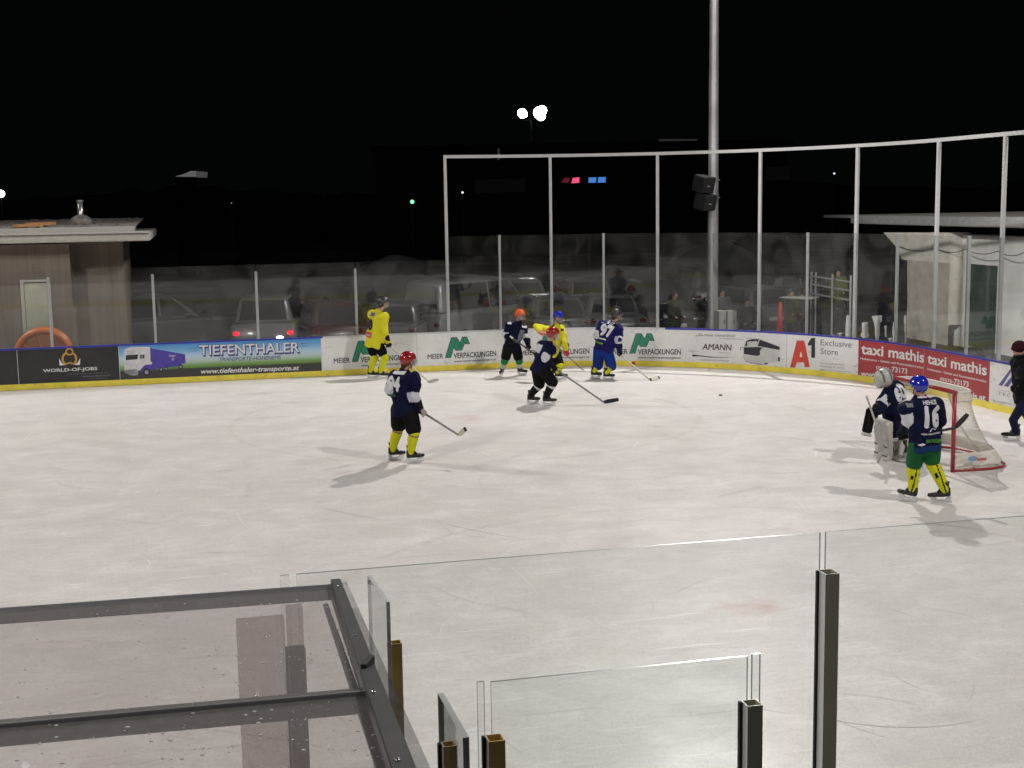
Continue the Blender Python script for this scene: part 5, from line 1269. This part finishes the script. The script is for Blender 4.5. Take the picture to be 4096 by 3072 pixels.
# leg pads
def leg_pad(kn_, an_, fd, w_=.135):
    d_ = (an_-kn_).normalized(); fd = (fd-d_*fd.dot(d_)).normalized(); sd = d_.cross(fd).normalized()
    top_ = kn_-d_*.36+fd*.07; bot_ = an_+d_*.09+fd*.07; bm = bmesh.new(); rs = []
    L_ = (bot_-top_).length
    for u, w2, th, o in ((0, .8, .03, -.01), (.04, .95, .055, 0), (.3, 1.02, .065, .015), (.36, 1.02, .07, .02), (.5, 1, .06, .01), (.85, 1.05, .06, .0), (.93, 1.1, .06, .03), (1, 1.0, .04, .07)):
        c = top_.lerp(bot_, u)+fd*o
        rs.append([c+sd*w_*a_+fd*th*b_ for a_, b_ in ((-1, -.9), (-1.0, .5), (-.8, 1), (0, 1.12), (.8, 1), (1.0, .5), (1, -.9))])
    rings(bm, rs); capsule(bm, bot_+fd*.02, bot_+fd*.16-Vector((0, 0, .02)), .075, .06)
    me = meld(bm, .015, 2); o = link('leg_pad', me, cream, gz['t'])
    bm = bmesh.new()
    for u in (.33, .62, .86): bar(bm, top_.lerp(bot_, u)-sd*(w_-.03)+fd*.078, top_.lerp(bot_, u)+sd*(w_-.03)+fd*.078, .012, .012)
    fin('pad_trim', bm, ink, o)
leg_pad(gz['kn']['L'], gz['ft']['L']+Vector((0, 0, .14)), heading(-128), .15); leg_pad(gz['kn']['R'], gz['ft']['R']+Vector((0, 0, .14)), heading(-110), .15)
# blocker and stick of the goalkeeper
J = gz['J']; c = J((3476, 1683, -.45)); bm = bmesh.new(); F = Matrix((heading(60), heading(150), Vector((0, 0, 1)))).transposed() @ Matrix.Rotation(R_(14), 3, 'Y')
box(bm, c, (.20, .07, .40), F, .025); bl_o = fin('blocker', bm, gblk, gz['t']); bm = bmesh.new(); box(bm, c+F @ Vector((0, 0, -.215)), (.19, .08, .05), F, .015); fin('blocker_edge', bm, cream, bl_o)
t = empty('goalie_stick', J((3467, 1588, -.52)), 'broad white goalkeeper stick held upright before the leg pads', 'hockey stick')
a, b, c2 = J((3467, 1588, -.52)), J((3505, 1700, -.50)), J((3527, 1806, -.42))
bm = bmesh.new(); bar(bm, a, b, .024, .03, up=RH); fin('shaft', bm, pale_s, t); bm = bmesh.new(); bar(bm, b, c2, .085, .03, up=FH, bev=.006); fin('paddle', bm, mat('paddle grey', (.36, .35, .33), .5), t)
bm = bmesh.new(); e_ = on_z(3500, 1842); bar(bm, c2, Vector((c2.x, c2.y, .05)).lerp(e_, .6)+Vector((0, 0, .02)), .03, .09, up=Vector((0, 0, 1))); fin('blade', bm, MATS['paddle grey'], t)
bm = bmesh.new(); ell(bm, a, .022, .022, .022, n=10); fin('butt_tape', bm, MATS['butt tape'], t)

# person at the right edge
person(dict(base=(4070, 1768), yaw=-92, label='person in dark red beanie, black jacket and navy trousers skating at the right edge', head=(4075, 1398, 0), hyaw=-100, hpitch=12, neck=(4082, 1430), hip=(4092, 1590), sw=.19, bulk=.98,
    armL=[(4074, 1520, -.28), (4056, 1560, -.30)], armR=[(4100, 1530, .2), (4080, 1570, .25)], legL=[(4052, 1680, -.05), (4050, 1765), -75, .02], legR=[(4118, 1685, .1), (4150, 1750), -70, .02],
    jersey=mat('jacket black', (.005, .005, .006), .6, bump=.3, bscale=30, spec=.12), jacket=True, pants=mat('trousers navy', (.007, .009, .035), .7, spec=.12), slim=True, glove=gblk, hem=.08, beanie=mat('beanie red', (.035, .006, .008), .9, bump=.5, bscale=80, spec=.12), gr=.05,
    decals=[('patch', 4085, 1459, 178, .05, .025, [(-.5, -.2), (.3, -.5), (.5, .1), (-.3, .5)], txtw)]))

# ================================================================== SPECTATORS AND STREET FURNITURE BEHIND THE GLASS
def spectator(px, py_head, Y, yaw, coat, label, low_=False, hood=None):
    hc = on_y(px, py_head, Y); H = hc.z; g = Vector((hc.x, hc.y, 0)); fwd = heading(yaw); lat = heading(yaw+90); U = Vector((0, 0, 1))
    k = 1.0
    t = empty('person', (hc.x, hc.y, -.05), label, 'person', 'spectators behind the right boards')
    z_ = hc.z-.14; hipz = z_-.60; seat = hipz < .7
    nk = Vector((hc.x, hc.y, z_)); hp = Vector((hc.x, hc.y, hipz)); bm = bmesh.new(); make_head(bm, hc, fwd, U)
    capsule(bm, hc-U*.05, nk-U*.05, .055, .06); loft(bm, [(hp-U*.1, lat*.14, fwd*.10), (hp+U*.25, lat*.14, fwd*.10), (nk-U*.1, lat*.17, fwd*.10), (nk-U*.02, lat*.08, fwd*.07)])
    hands = []
    for s in (-1, 1):
        sh = nk-U*.09+lat*s*.18; e = sh-U*.28+lat*s*.05+fwd*.02; h = e+fwd*.22-U*.10-lat*s*.08; hands.append((s, sh, e, h))
        capsule(bm, sh, e, .05, .04); capsule(bm, e, h, .04, .03)
        for i in range(4): capsule(bm, h+lat*(i-1.5)*.018, h+lat*(i-1.5)*.018+fwd*.06-U*.02, .009, .008, 6)
        capsule(bm, h-lat*s*.03, h-lat*s*.045+fwd*.04, .011, .009, 6)
        kn = hp+lat*s*.1-U*.42+fwd*(.38 if seat else .02); kn = hp+lat*s*.11+fwd*.40-U*.05 if seat else kn
        an_ = Vector((kn.x, kn.y, .05)); capsule(bm, hp+lat*s*.09, kn, .08, .06); capsule(bm, kn, an_, .06, .04); capsule(bm, an_, an_+fwd*.12-U*.02, .04, .035)
    link('body', meld(bm, .016, 1), skin, t)
    bm = bmesh.new(); loft(bm, [(hp-U*.12, lat*.21, fwd*.16), (hp+U*.25, lat*.21, fwd*.165), (nk-U*.12, lat*.22, fwd*.15), (nk, lat*.09, fwd*.09)])
    for s, sh, e, h in hands: capsule(bm, sh, e, .09, .075); capsule(bm, e, h-fwd*.03, .075, .055)
    link('coat', meld(bm, .018, 3), coat, t)
    bm = bmesh.new()
    for s in (-1, 1):
        kn = hp+lat*s*.11+fwd*.40-U*.05 if seat else hp+lat*s*.1-U*.42+fwd*.02; capsule(bm, hp+lat*s*.09, kn, .10, .08); capsule(bm, kn, Vector((kn.x, kn.y, .06)), .08, .06)
    link('trousers', meld(bm, .018, 2), mat('trousers dark', (.015, .015, .018), .8, spec=.12), t)
    bm = bmesh.new(); F = Matrix((fwd.cross(U), fwd, U)).transposed(); ell(bm, hc+U*.035-fwd*.015, .10, .115, .105, F); link('hat', meld(bm, .014, 1), hood or mat('hat dark', (.012, .011, .010), .9, spec=.12), t)
coat_y = mat('coat yellow green', (.09, .10, .012), .8, spec=.12); coat_d = mat('coat dark', (.014, .015, .016), .8, spec=.12); coat_o = mat('coat olive', (.035, .04, .018), .8, spec=.12); coat_g = mat('coat grey', (.12, .12, .12), .7, spec=.12)
spectator(2699, 1178, 34.6, 150, coat_o, 'spectator in dark olive coat and black hat left of the floodlight mast')
spectator(2888, 1166, 34.9, 170, coat_g, 'spectator in grey coat and dark hat just right of the mast')
spectator(2985, 1206, 35.3, 165, coat_d, 'low dark figure between the mast and the next post')
spectator(3163, 1168, 34.6, 150, coat_y, 'spectator in yellow-green coat and dark hat bending over the white table')
spectator(3210, 1180, 36.2, 200, coat_d, 'small dark figure at the left end of the white railing')
spectator(3353, 1086, 36.0, 190, coat_y, 'spectator in yellow-green coat standing highest behind the white railing')
def table_rail():
    t = empty('white_table', on_y(3180, 1195, 34.3).xy.to_3d(), 'white table top on thin legs behind the boards near the traffic cone', 'table')
    a, b = on_y(3132, 1188, 34.3), on_y(3262, 1203, 33.6); b.z = a.z; bm = bmesh.new(); bar(bm, a, b, .5, .03); fin('table_top', bm, mat('table white', (.6, .6, .58), .5), t)
    for p in (a.lerp(b, .08), a.lerp(b, .92)):
        bm = bmesh.new(); bar(bm, Vector((p.x, p.y, 0)), p-Vector((0, 0, .02)), .04, .04); fin('leg', bm, MATS['dark steel'], t)
    t = empty('railing', on_y(3330, 1180, 34.6).xy.to_3d(), 'pale metal railing with three bars left of the pale building', 'railing')
    A_, B_ = on_y(3245, 1140, 35.2), on_y(3402, 1168, 33.0); A_.z = B_.z = 1.9
    bm = bmesh.new()
    for z in (1.9, 1.66, 1.4): tube(bm, [Vector((A_.x, A_.y, z)), Vector((B_.x, B_.y, z-.06))], .028, 8)
    fin('rail', bm, mat('rail paint', (.34, .34, .33), .5), t)
    for u in (0, .12, .55, 1):
        p = A_.lerp(B_, u); bm = bmesh.new(); tube(bm, [Vector((p.x, p.y, -.05)), Vector((p.x, p.y, 2.02))], .03, 8); fin('post', bm, MATS['rail paint'], t)
table_rail()
# traffic cone
c = on_y(3120, 1280, 33.9); zt_ = on_y(3117, 1208, 33.9).z
t = empty('traffic_cone', (c.x, c.y, 0), 'tall thin red traffic cone behind the boards under the white table', 'traffic cone')
bm = bmesh.new(); zb_ = zt_-.95; rings(bm, [[Vector((c.x+r*math.cos(a), c.y+r*math.sin(a), z)) for a in [2*math.pi*i/16 for i in range(16)]] for z, r in ((zb_, .11), (zt_, .035))]); fin('cone', bm, mat('cone red', (.62, .05, .04), .5), t, smooth=True)
bm = bmesh.new(); box(bm, (c.x, c.y, zb_-.02), (.36, .36, .04), bev=.01); box(bm, (c.x, c.y, (zb_-.04)/2), (.1, .1, zb_-.04)); fin('foot', bm, MATS['tyre'], t)
# white cabinets at the foot of the mast
for k, (x0, x1_, lab) in enumerate(((2868, 2895, 'left white locker standing behind the boards at the foot of the mast'), (2902, 2938, 'right white locker standing behind the boards at the foot of the mast'))):
    a = on_y(x0, 1243, 33.3); b = on_y(x1_, 1243, 33.3); bm = bmesh.new(); box(bm, ((a.x+b.x)/2, 33.3, a.z/2), (b.x-a.x, .3, a.z), bev=.01)
    t = empty('locker', ((a.x+b.x)/2, 33.3, 0), lab, 'locker', 'white lockers by the mast'); fin('cabinet', bm, mat('locker white', (.5, .5, .47), .55), t)
    bm = bmesh.new(); box(bm, ((a.x+b.x)/2+.05, 33.145, a.z*.75), (.02, .015, .12)); fin('handle', bm, MATS['dark steel'], t)
# white spiky folded parasol / ice-caked items leaning against the glass
def icy(px, pw, py0, py1, taper, Y, lab, lean=0):
    a = on_y(px, py1, Y); b = on_y(px+lean, py0, Y); w0 = pw*Y/FPX*.5
    bm = bmesh.new(); rs = []
    for i in range(7):
        u = i/6; p = a.lerp(b, u); w_ = w0*(taper+(1-taper)*u)*(1+random.uniform(-.35, .3))
        rs.append([p+Vector((w_*math.cos(t_)*(1+random.uniform(-.1, .1)), .5*w_*math.sin(t_), random.uniform(-.01, .01))) for t_ in [2*math.pi*j/10 for j in range(10)]])
    rings(bm, rs); o = fin('snow_crust', bm, mat('frost white', (.42, .42, .41), .8, var=.2, vscale=7), None); tagit(o, lab, 'snow', 'frozen snow stuck to the corner glass')
for a_ in ((3509, 44, 1264, 1362, .45, 'broad white wedge of frozen snow on the corner glass'), (3460, 34, 1290, 1350, 1.3, 'dull wide patch of frozen snow left of the white wedge'), (3393, 20, 1262, 1345, 1.5, 'narrow snow crust left of the corner post'),
           (3525, 9, 1263, 1288, .8, 'tiny high fleck of frozen snow on the glass'), (3543, 12, 1303, 1348, .6, 'small low fleck of frozen snow right of the wedge'), (3577, 16, 1290, 1368, 1.2, 'snow crust stuck beside the low post'),
           (3622, 14, 1262, 1372, .6, 'tall thin streak of frozen snow right of the low post'), (3360, 26, 1332, 1350, .1, 'little pointed lump of snow on top of the boards'), (3562, 22, 1352, 1368, .3, 'low lump of snow on the boards at the low post')):
    sz = board(a_[0], 1340); pp = bpt(sz[0], 0, -.10)
    icy(a_[0], a_[1], a_[2], a_[3], a_[4], pp.y, a_[5])
# puck
p = on_z(2882, 1583); bm = bmesh.new()
rings(bm, [[Vector((p.x+r*math.cos(a), p.y+r*math.sin(a), z)) for a in [2*math.pi*i/20 for i in range(20)]] for z, r in ((.002, .036), (.006, .038), (.024, .038), (.027, .036))])
tagit(fin('puck', bm, mat('puck', (.06, .06, .06), .6)), 'black puck lying alone on the ice before the coach advertisement', 'puck')

# ================================================================== NEAR GLASS, POSTS, SHELTER ROOF
GZ = 2.70
glass_near = glass_mat('near glass', tint=(.965, .975, .97), haze=.004, hscale=3, gain=1.3)
steel = mat('brushed profile', (.42, .40, .33), .42, metal=.2, var=.06, vscale=2)
steel_lit = mat('profile lit side', (.55, .55, .54), .45, metal=.1)
gasket = mat('rubber gasket', (.012, .012, .012), .7)
warm_steel = mat('warm reflection profile', (.62, .43, .17), .42, metal=.0)  # steel with a warm reflection painted into its colour
def P2(x, y): return Vector((x, y, 0))
def npost(cx, cy, zt, w_, d_, par, m=steel, name='post'):
    """hollow U-shaped aluminium profile with its open dark top"""
    bm = bmesh.new(); x0, x1_, y0, y1 = cx-w_/2, cx+w_/2, cy-d_/2, cy+d_/2; th = .004
    for (a, b, c_, d2) in ((x0, x1_, y0, y0+th), (x0, x1_, y1-th, y1), (x0, x0+th, y0+th, y1-th), (x1_-th, x1_, y0+th, y1-th)):
        box(bm, ((a+b)/2, (c_+d2)/2, zt/2+.2), (b-a, d2-c_, zt-.4))
    o = fin(name, bm, None, par, mats=[m, steel_lit])
    for p in o.data.polygons: p.material_index = 1 if p.center.x < x0+th*.9 else 0  # left face gets a paler colour, painted as if lit
    bm = bmesh.new(); box(bm, (cx, cy, zt/2), (w_-.01, d_-.01, zt-.9+.45)); fin('core', bm, gasket, o)
    bm = bmesh.new(); box(bm, (x0-.006, y1-.010, zt/2+.2), (.010, .016, zt-.4)); fin('gasket_strip', bm, gasket, o)
    return o
nr = empty('near_glass_barrier', (3, YN, BH), 'clear glass barrier on the near boards with square steel posts, nearest the camera', 'glass barrier')
xa = on_z(1183, 2290, GZ); xb = on_z(3296, 2137, GZ); xc = on_z(3316, 2134, GZ)
pane(P2(xa.x, YN), P2(xb.x, YN), BH, GZ, glass_near, nr)
for k in range(3): pane(P2(xc.x+2.36*k, YN), P2(xc.x+2.36*k+2.34, YN), BH, GZ, glass_near, nr)
xd = on_z(1155, 2292, GZ); xe = on_z(1118, 2294, GZ); pane(P2(xe.x, YN), P2(xd.x, YN), BH, GZ, glass_near, nr)
pp = on_y(3310, 2284, YN-.05); [npost(pp.x+2.36*k, YN-.06, pp.z, .066, .075, nr) for k in (0, 1, 2)]
pp2 = (xd+xa)/2; npost(pp2.x, YN-.06, 2.42, .066, .05, nr)
bk = empty('glass_screen', (1.3, 3.75, BH), 'lower clear glass screen of the penalty box between two short posts', 'glass screen')
YB = on_z(2474, 2675, GZ).y
xa = on_z(1970, 2738, GZ); xb = on_z(2980, 2615, GZ); pane(P2(xa.x, YB), P2(xb.x, YB), .9, GZ, glass_near, bk, th=.010)
a, b = on_z(1918, 2745, GZ), on_z(1946, 2742, GZ); pane(P2(a.x, YB+.01), P2(b.x, YB+.01), .9, GZ, glass_near, bk, th=.010)
a, b = on_z(3003, 2612, GZ), on_z(3034, 2608, GZ); pane(P2(a.x, YB+.01), P2(b.x, YB+.01), .9, GZ, glass_near, bk, th=.010)
q = on_y(1978, 2948, YB-.03); npost(q.x, YB-.035, q.z, .052, .055, bk, warm_steel)
q = on_y(3002, 2806, YB-.03); npost(q.x, YB-.04, q.z, .052, .055, bk)
# side panes running towards the stands
a, b = on_z(1762, 2772, GZ), on_z(1864, 2950, GZ)
sg_ = empty('glass_screen', (a.x, a.y, BH), 'thick clear glass pane of the box gate seen nearly edge on', 'glass screen')
sm_g = glass_mat('side glass', tint=(.78, .80, .79), haze=.03, hscale=3, gain=1.4)
pane(P2(a.x, a.y), P2(b.x, b.y), .9, GZ, sm_g, sg_, th=.018, em=mat('thick glass edge', (.50, .53, .52), .3, spec=.6))
q = on_z(1795, 2975, 2.6); npost(q.x, q.y, 2.6, .04, .04, sg_, warm_steel)
a, b = on_z(1476, 2300, GZ), on_z(1552, 2408, GZ)
sg2 = empty('glass_screen', (a.x, a.y, BH), 'clear glass pane beside the shelter roof with a steel post, warm reflection painted in', 'glass screen')
pane(P2(a.x, a.y), P2(b.x, b.y), .9, GZ, sm_g, sg2, th=.014, em=MATS['thick glass edge'])
q = on_z(1583, 2568, 2.52); npost(q.x, q.y, 2.52, .040, .045, sg2, warm_steel)

# shelter roof
def shelter():
    far_l = on_z(1330, 2335, 2.62); Yf = far_l.y; k = .185
    O = Vector((0, Yf, 2.62)); nrm = Vector((0, k, 1)).normalized()
    def pl(px, py, lift=0):
        d = ray(px, py); o = Vector((0, 0, CH)); return o+d*((O+nrm*lift-o).dot(nrm)/d.dot(nrm))
    t = empty('shelter_roof', (-.5, Yf-.8, 2.6), 'sloping translucent shelter roof with dark metal bars, wet with raindrops', 'shelter roof')
    clear = glass_mat('roof sheet', tint=(.82, .80, .795), haze=.13, hcol=(.58, .55, .545), hscale=60, gain=.06, hz=(.85, 1.35))
    clear2 = glass_mat('roof margin', tint=(.80, .80, .80), haze=.07, hcol=(.5, .5, .5), hscale=4, gain=.6)
    pts = [(-420, 2462), (1330, 2335), (1660, 3200), (-420, 3300)]
    xs = [pl(*p) for p in pts]; bm = bmesh.new(); rings(bm, [xs, [v-nrm*.008 for v in xs]]); fin('sheet', bm, clear, t)
    # margin strips past the bars
    m1 = [pl(1345, 2334, -.012), pl(1386, 2326, -.012), pl(1780, 3200, -.012), pl(1650, 3200, -.012)]
    bm = bmesh.new(); rings(bm, [m1, [v-nrm*.006 for v in m1]]); tagit(fin('sheet', bm, clear2, t), 'clear right margin of the roof')
    m2 = [pl(-420, 2452, -.010), pl(-420, 2440, -.010), pl(1386, 2321, -.010), pl(1330, 2334, -.010)]
    dark = mat('bar dark', (.105, .10, .102), .4, metal=.3, var=.2, vscale=9); midb = mat('bar grey', (.06, .062, .06), .45, metal=.3, var=.15, vscale=9)
    litb = mat('bar edge', (.30, .30, .31), .4, metal=.3)
    def beam(p0, p1, w_, h_, m, lift, name='crossbar'):
        bm = bmesh.new(); bar(bm, pl(*p0, lift), pl(*p1, lift), w_, h_, up=nrm, bev=.002); return fin(name, bm, m, t)
    # far crossbar: pale edge, dark body
    beam((-420, 2500), (1340, 2372), .055, .05, dark, -.040); beam((-420, 2470), (1332, 2344), .022, .016, litb, .003)
    beam((-420, 2970), (1478, 2800), .062, .05, dark, -.040); beam((-420, 2945), (1478, 2773), .022, .014, mat('bar slate', (.17, .17, .175), .4, metal=.3), .002)
    # side bar: L profile with rivets
    beam((1342, 2325), (1655, 3200), .040, .020, midb, .014, 'side_bar'); beam((1328, 2360), (1625, 3220), .022, .045, dark, -.026, 'side_bar'); beam((1302, 2420), (1575, 3220), .02, .012, midb, -.045, 'side_bar')
    bm = bmesh.new()
    for (x, y) in ((1351, 2343), (1420, 2540), (1495, 2768), (1590, 3040)):
        p = pl(x, y, .026); ell(bm, p, .0055, .0055, .004, n=10)
    fin('rivet', bm, mat('rivet', (.6, .6, .6), .2, metal=1), t, smooth=True)
    p = pl(1468, 2655, .03); bm = bmesh.new(); bar(bm, p+Vector((-.012, -.03, 0)), p+Vector((.016, .03, .0)), .014, .02); fin('clamp', bm, gasket, t)
    # raindrops
    bm = bmesh.new(); n_ = 0; rnd = random.Random(5)
    while n_ < 300:
        x = rnd.uniform(10, 1560); y = rnd.uniform(2400, 3060)
        if y < 2475-(x/1340)*120 or x > 1330+(y-2335)*.38-20: continue
        if rnd.random() > .35+.65*(x/1500): continue
        p = pl(x, y, .0005); s = rnd.choice((.0010, .0013, .0017, .0023, .0034)) ; ell(bm, p, s*rnd.uniform(1, 1.6), s*rnd.uniform(.8, 1.2), s*.55, n=8); n_ += 1
    dm = bpy.data.materials.new('raindrop'); dm.use_nodes = True; b = dm.node_tree.nodes['Principled BSDF']; b.inputs['Base Color'].default_value = (.80, .80, .82, 1); b.inputs['Roughness'].default_value = .04; b.inputs['Specular IOR Level'].default_value = 1.0; b.inputs['Transmission Weight'].default_value = .35; b.inputs['IOR'].default_value = 1.33
    tagit(fin('raindrops', bm, dm, t, smooth=True), kind='stuff')
    # tinted panels added below the sheet to put in two dark bands
    for k_, (x0, x1_, yt, D, lab) in enumerate(((945, 1138, 2492, 4.93, 'wide tinted panel added as a dark band under the shelter roof'), (1146, 1211, 2437, 4.93, 'narrow tinted panel added as a dark band right of the wide one'))):
        a = on_y(x0, yt, D); b = on_y(x1_, yt, D); bm = bmesh.new(); zt_ = a.z
        box(bm, ((a.x+b.x)/2, D+.03, zt_/2), (b.x-a.x, .06, zt_), bev=.003); o = fin('tint_panel', bm, MATS.get('dark band tint') or glass_mat('dark band tint', tint=(.72, .69, .68), haze=.05, hcol=(.4, .37, .36), hscale=30, gain=.05, hz=(.6, 1.6)), None); o['x'] = 0
        del o['x']; tagit(o, lab, 'upright', 'tinted panels added below the shelter roof')
shelter()
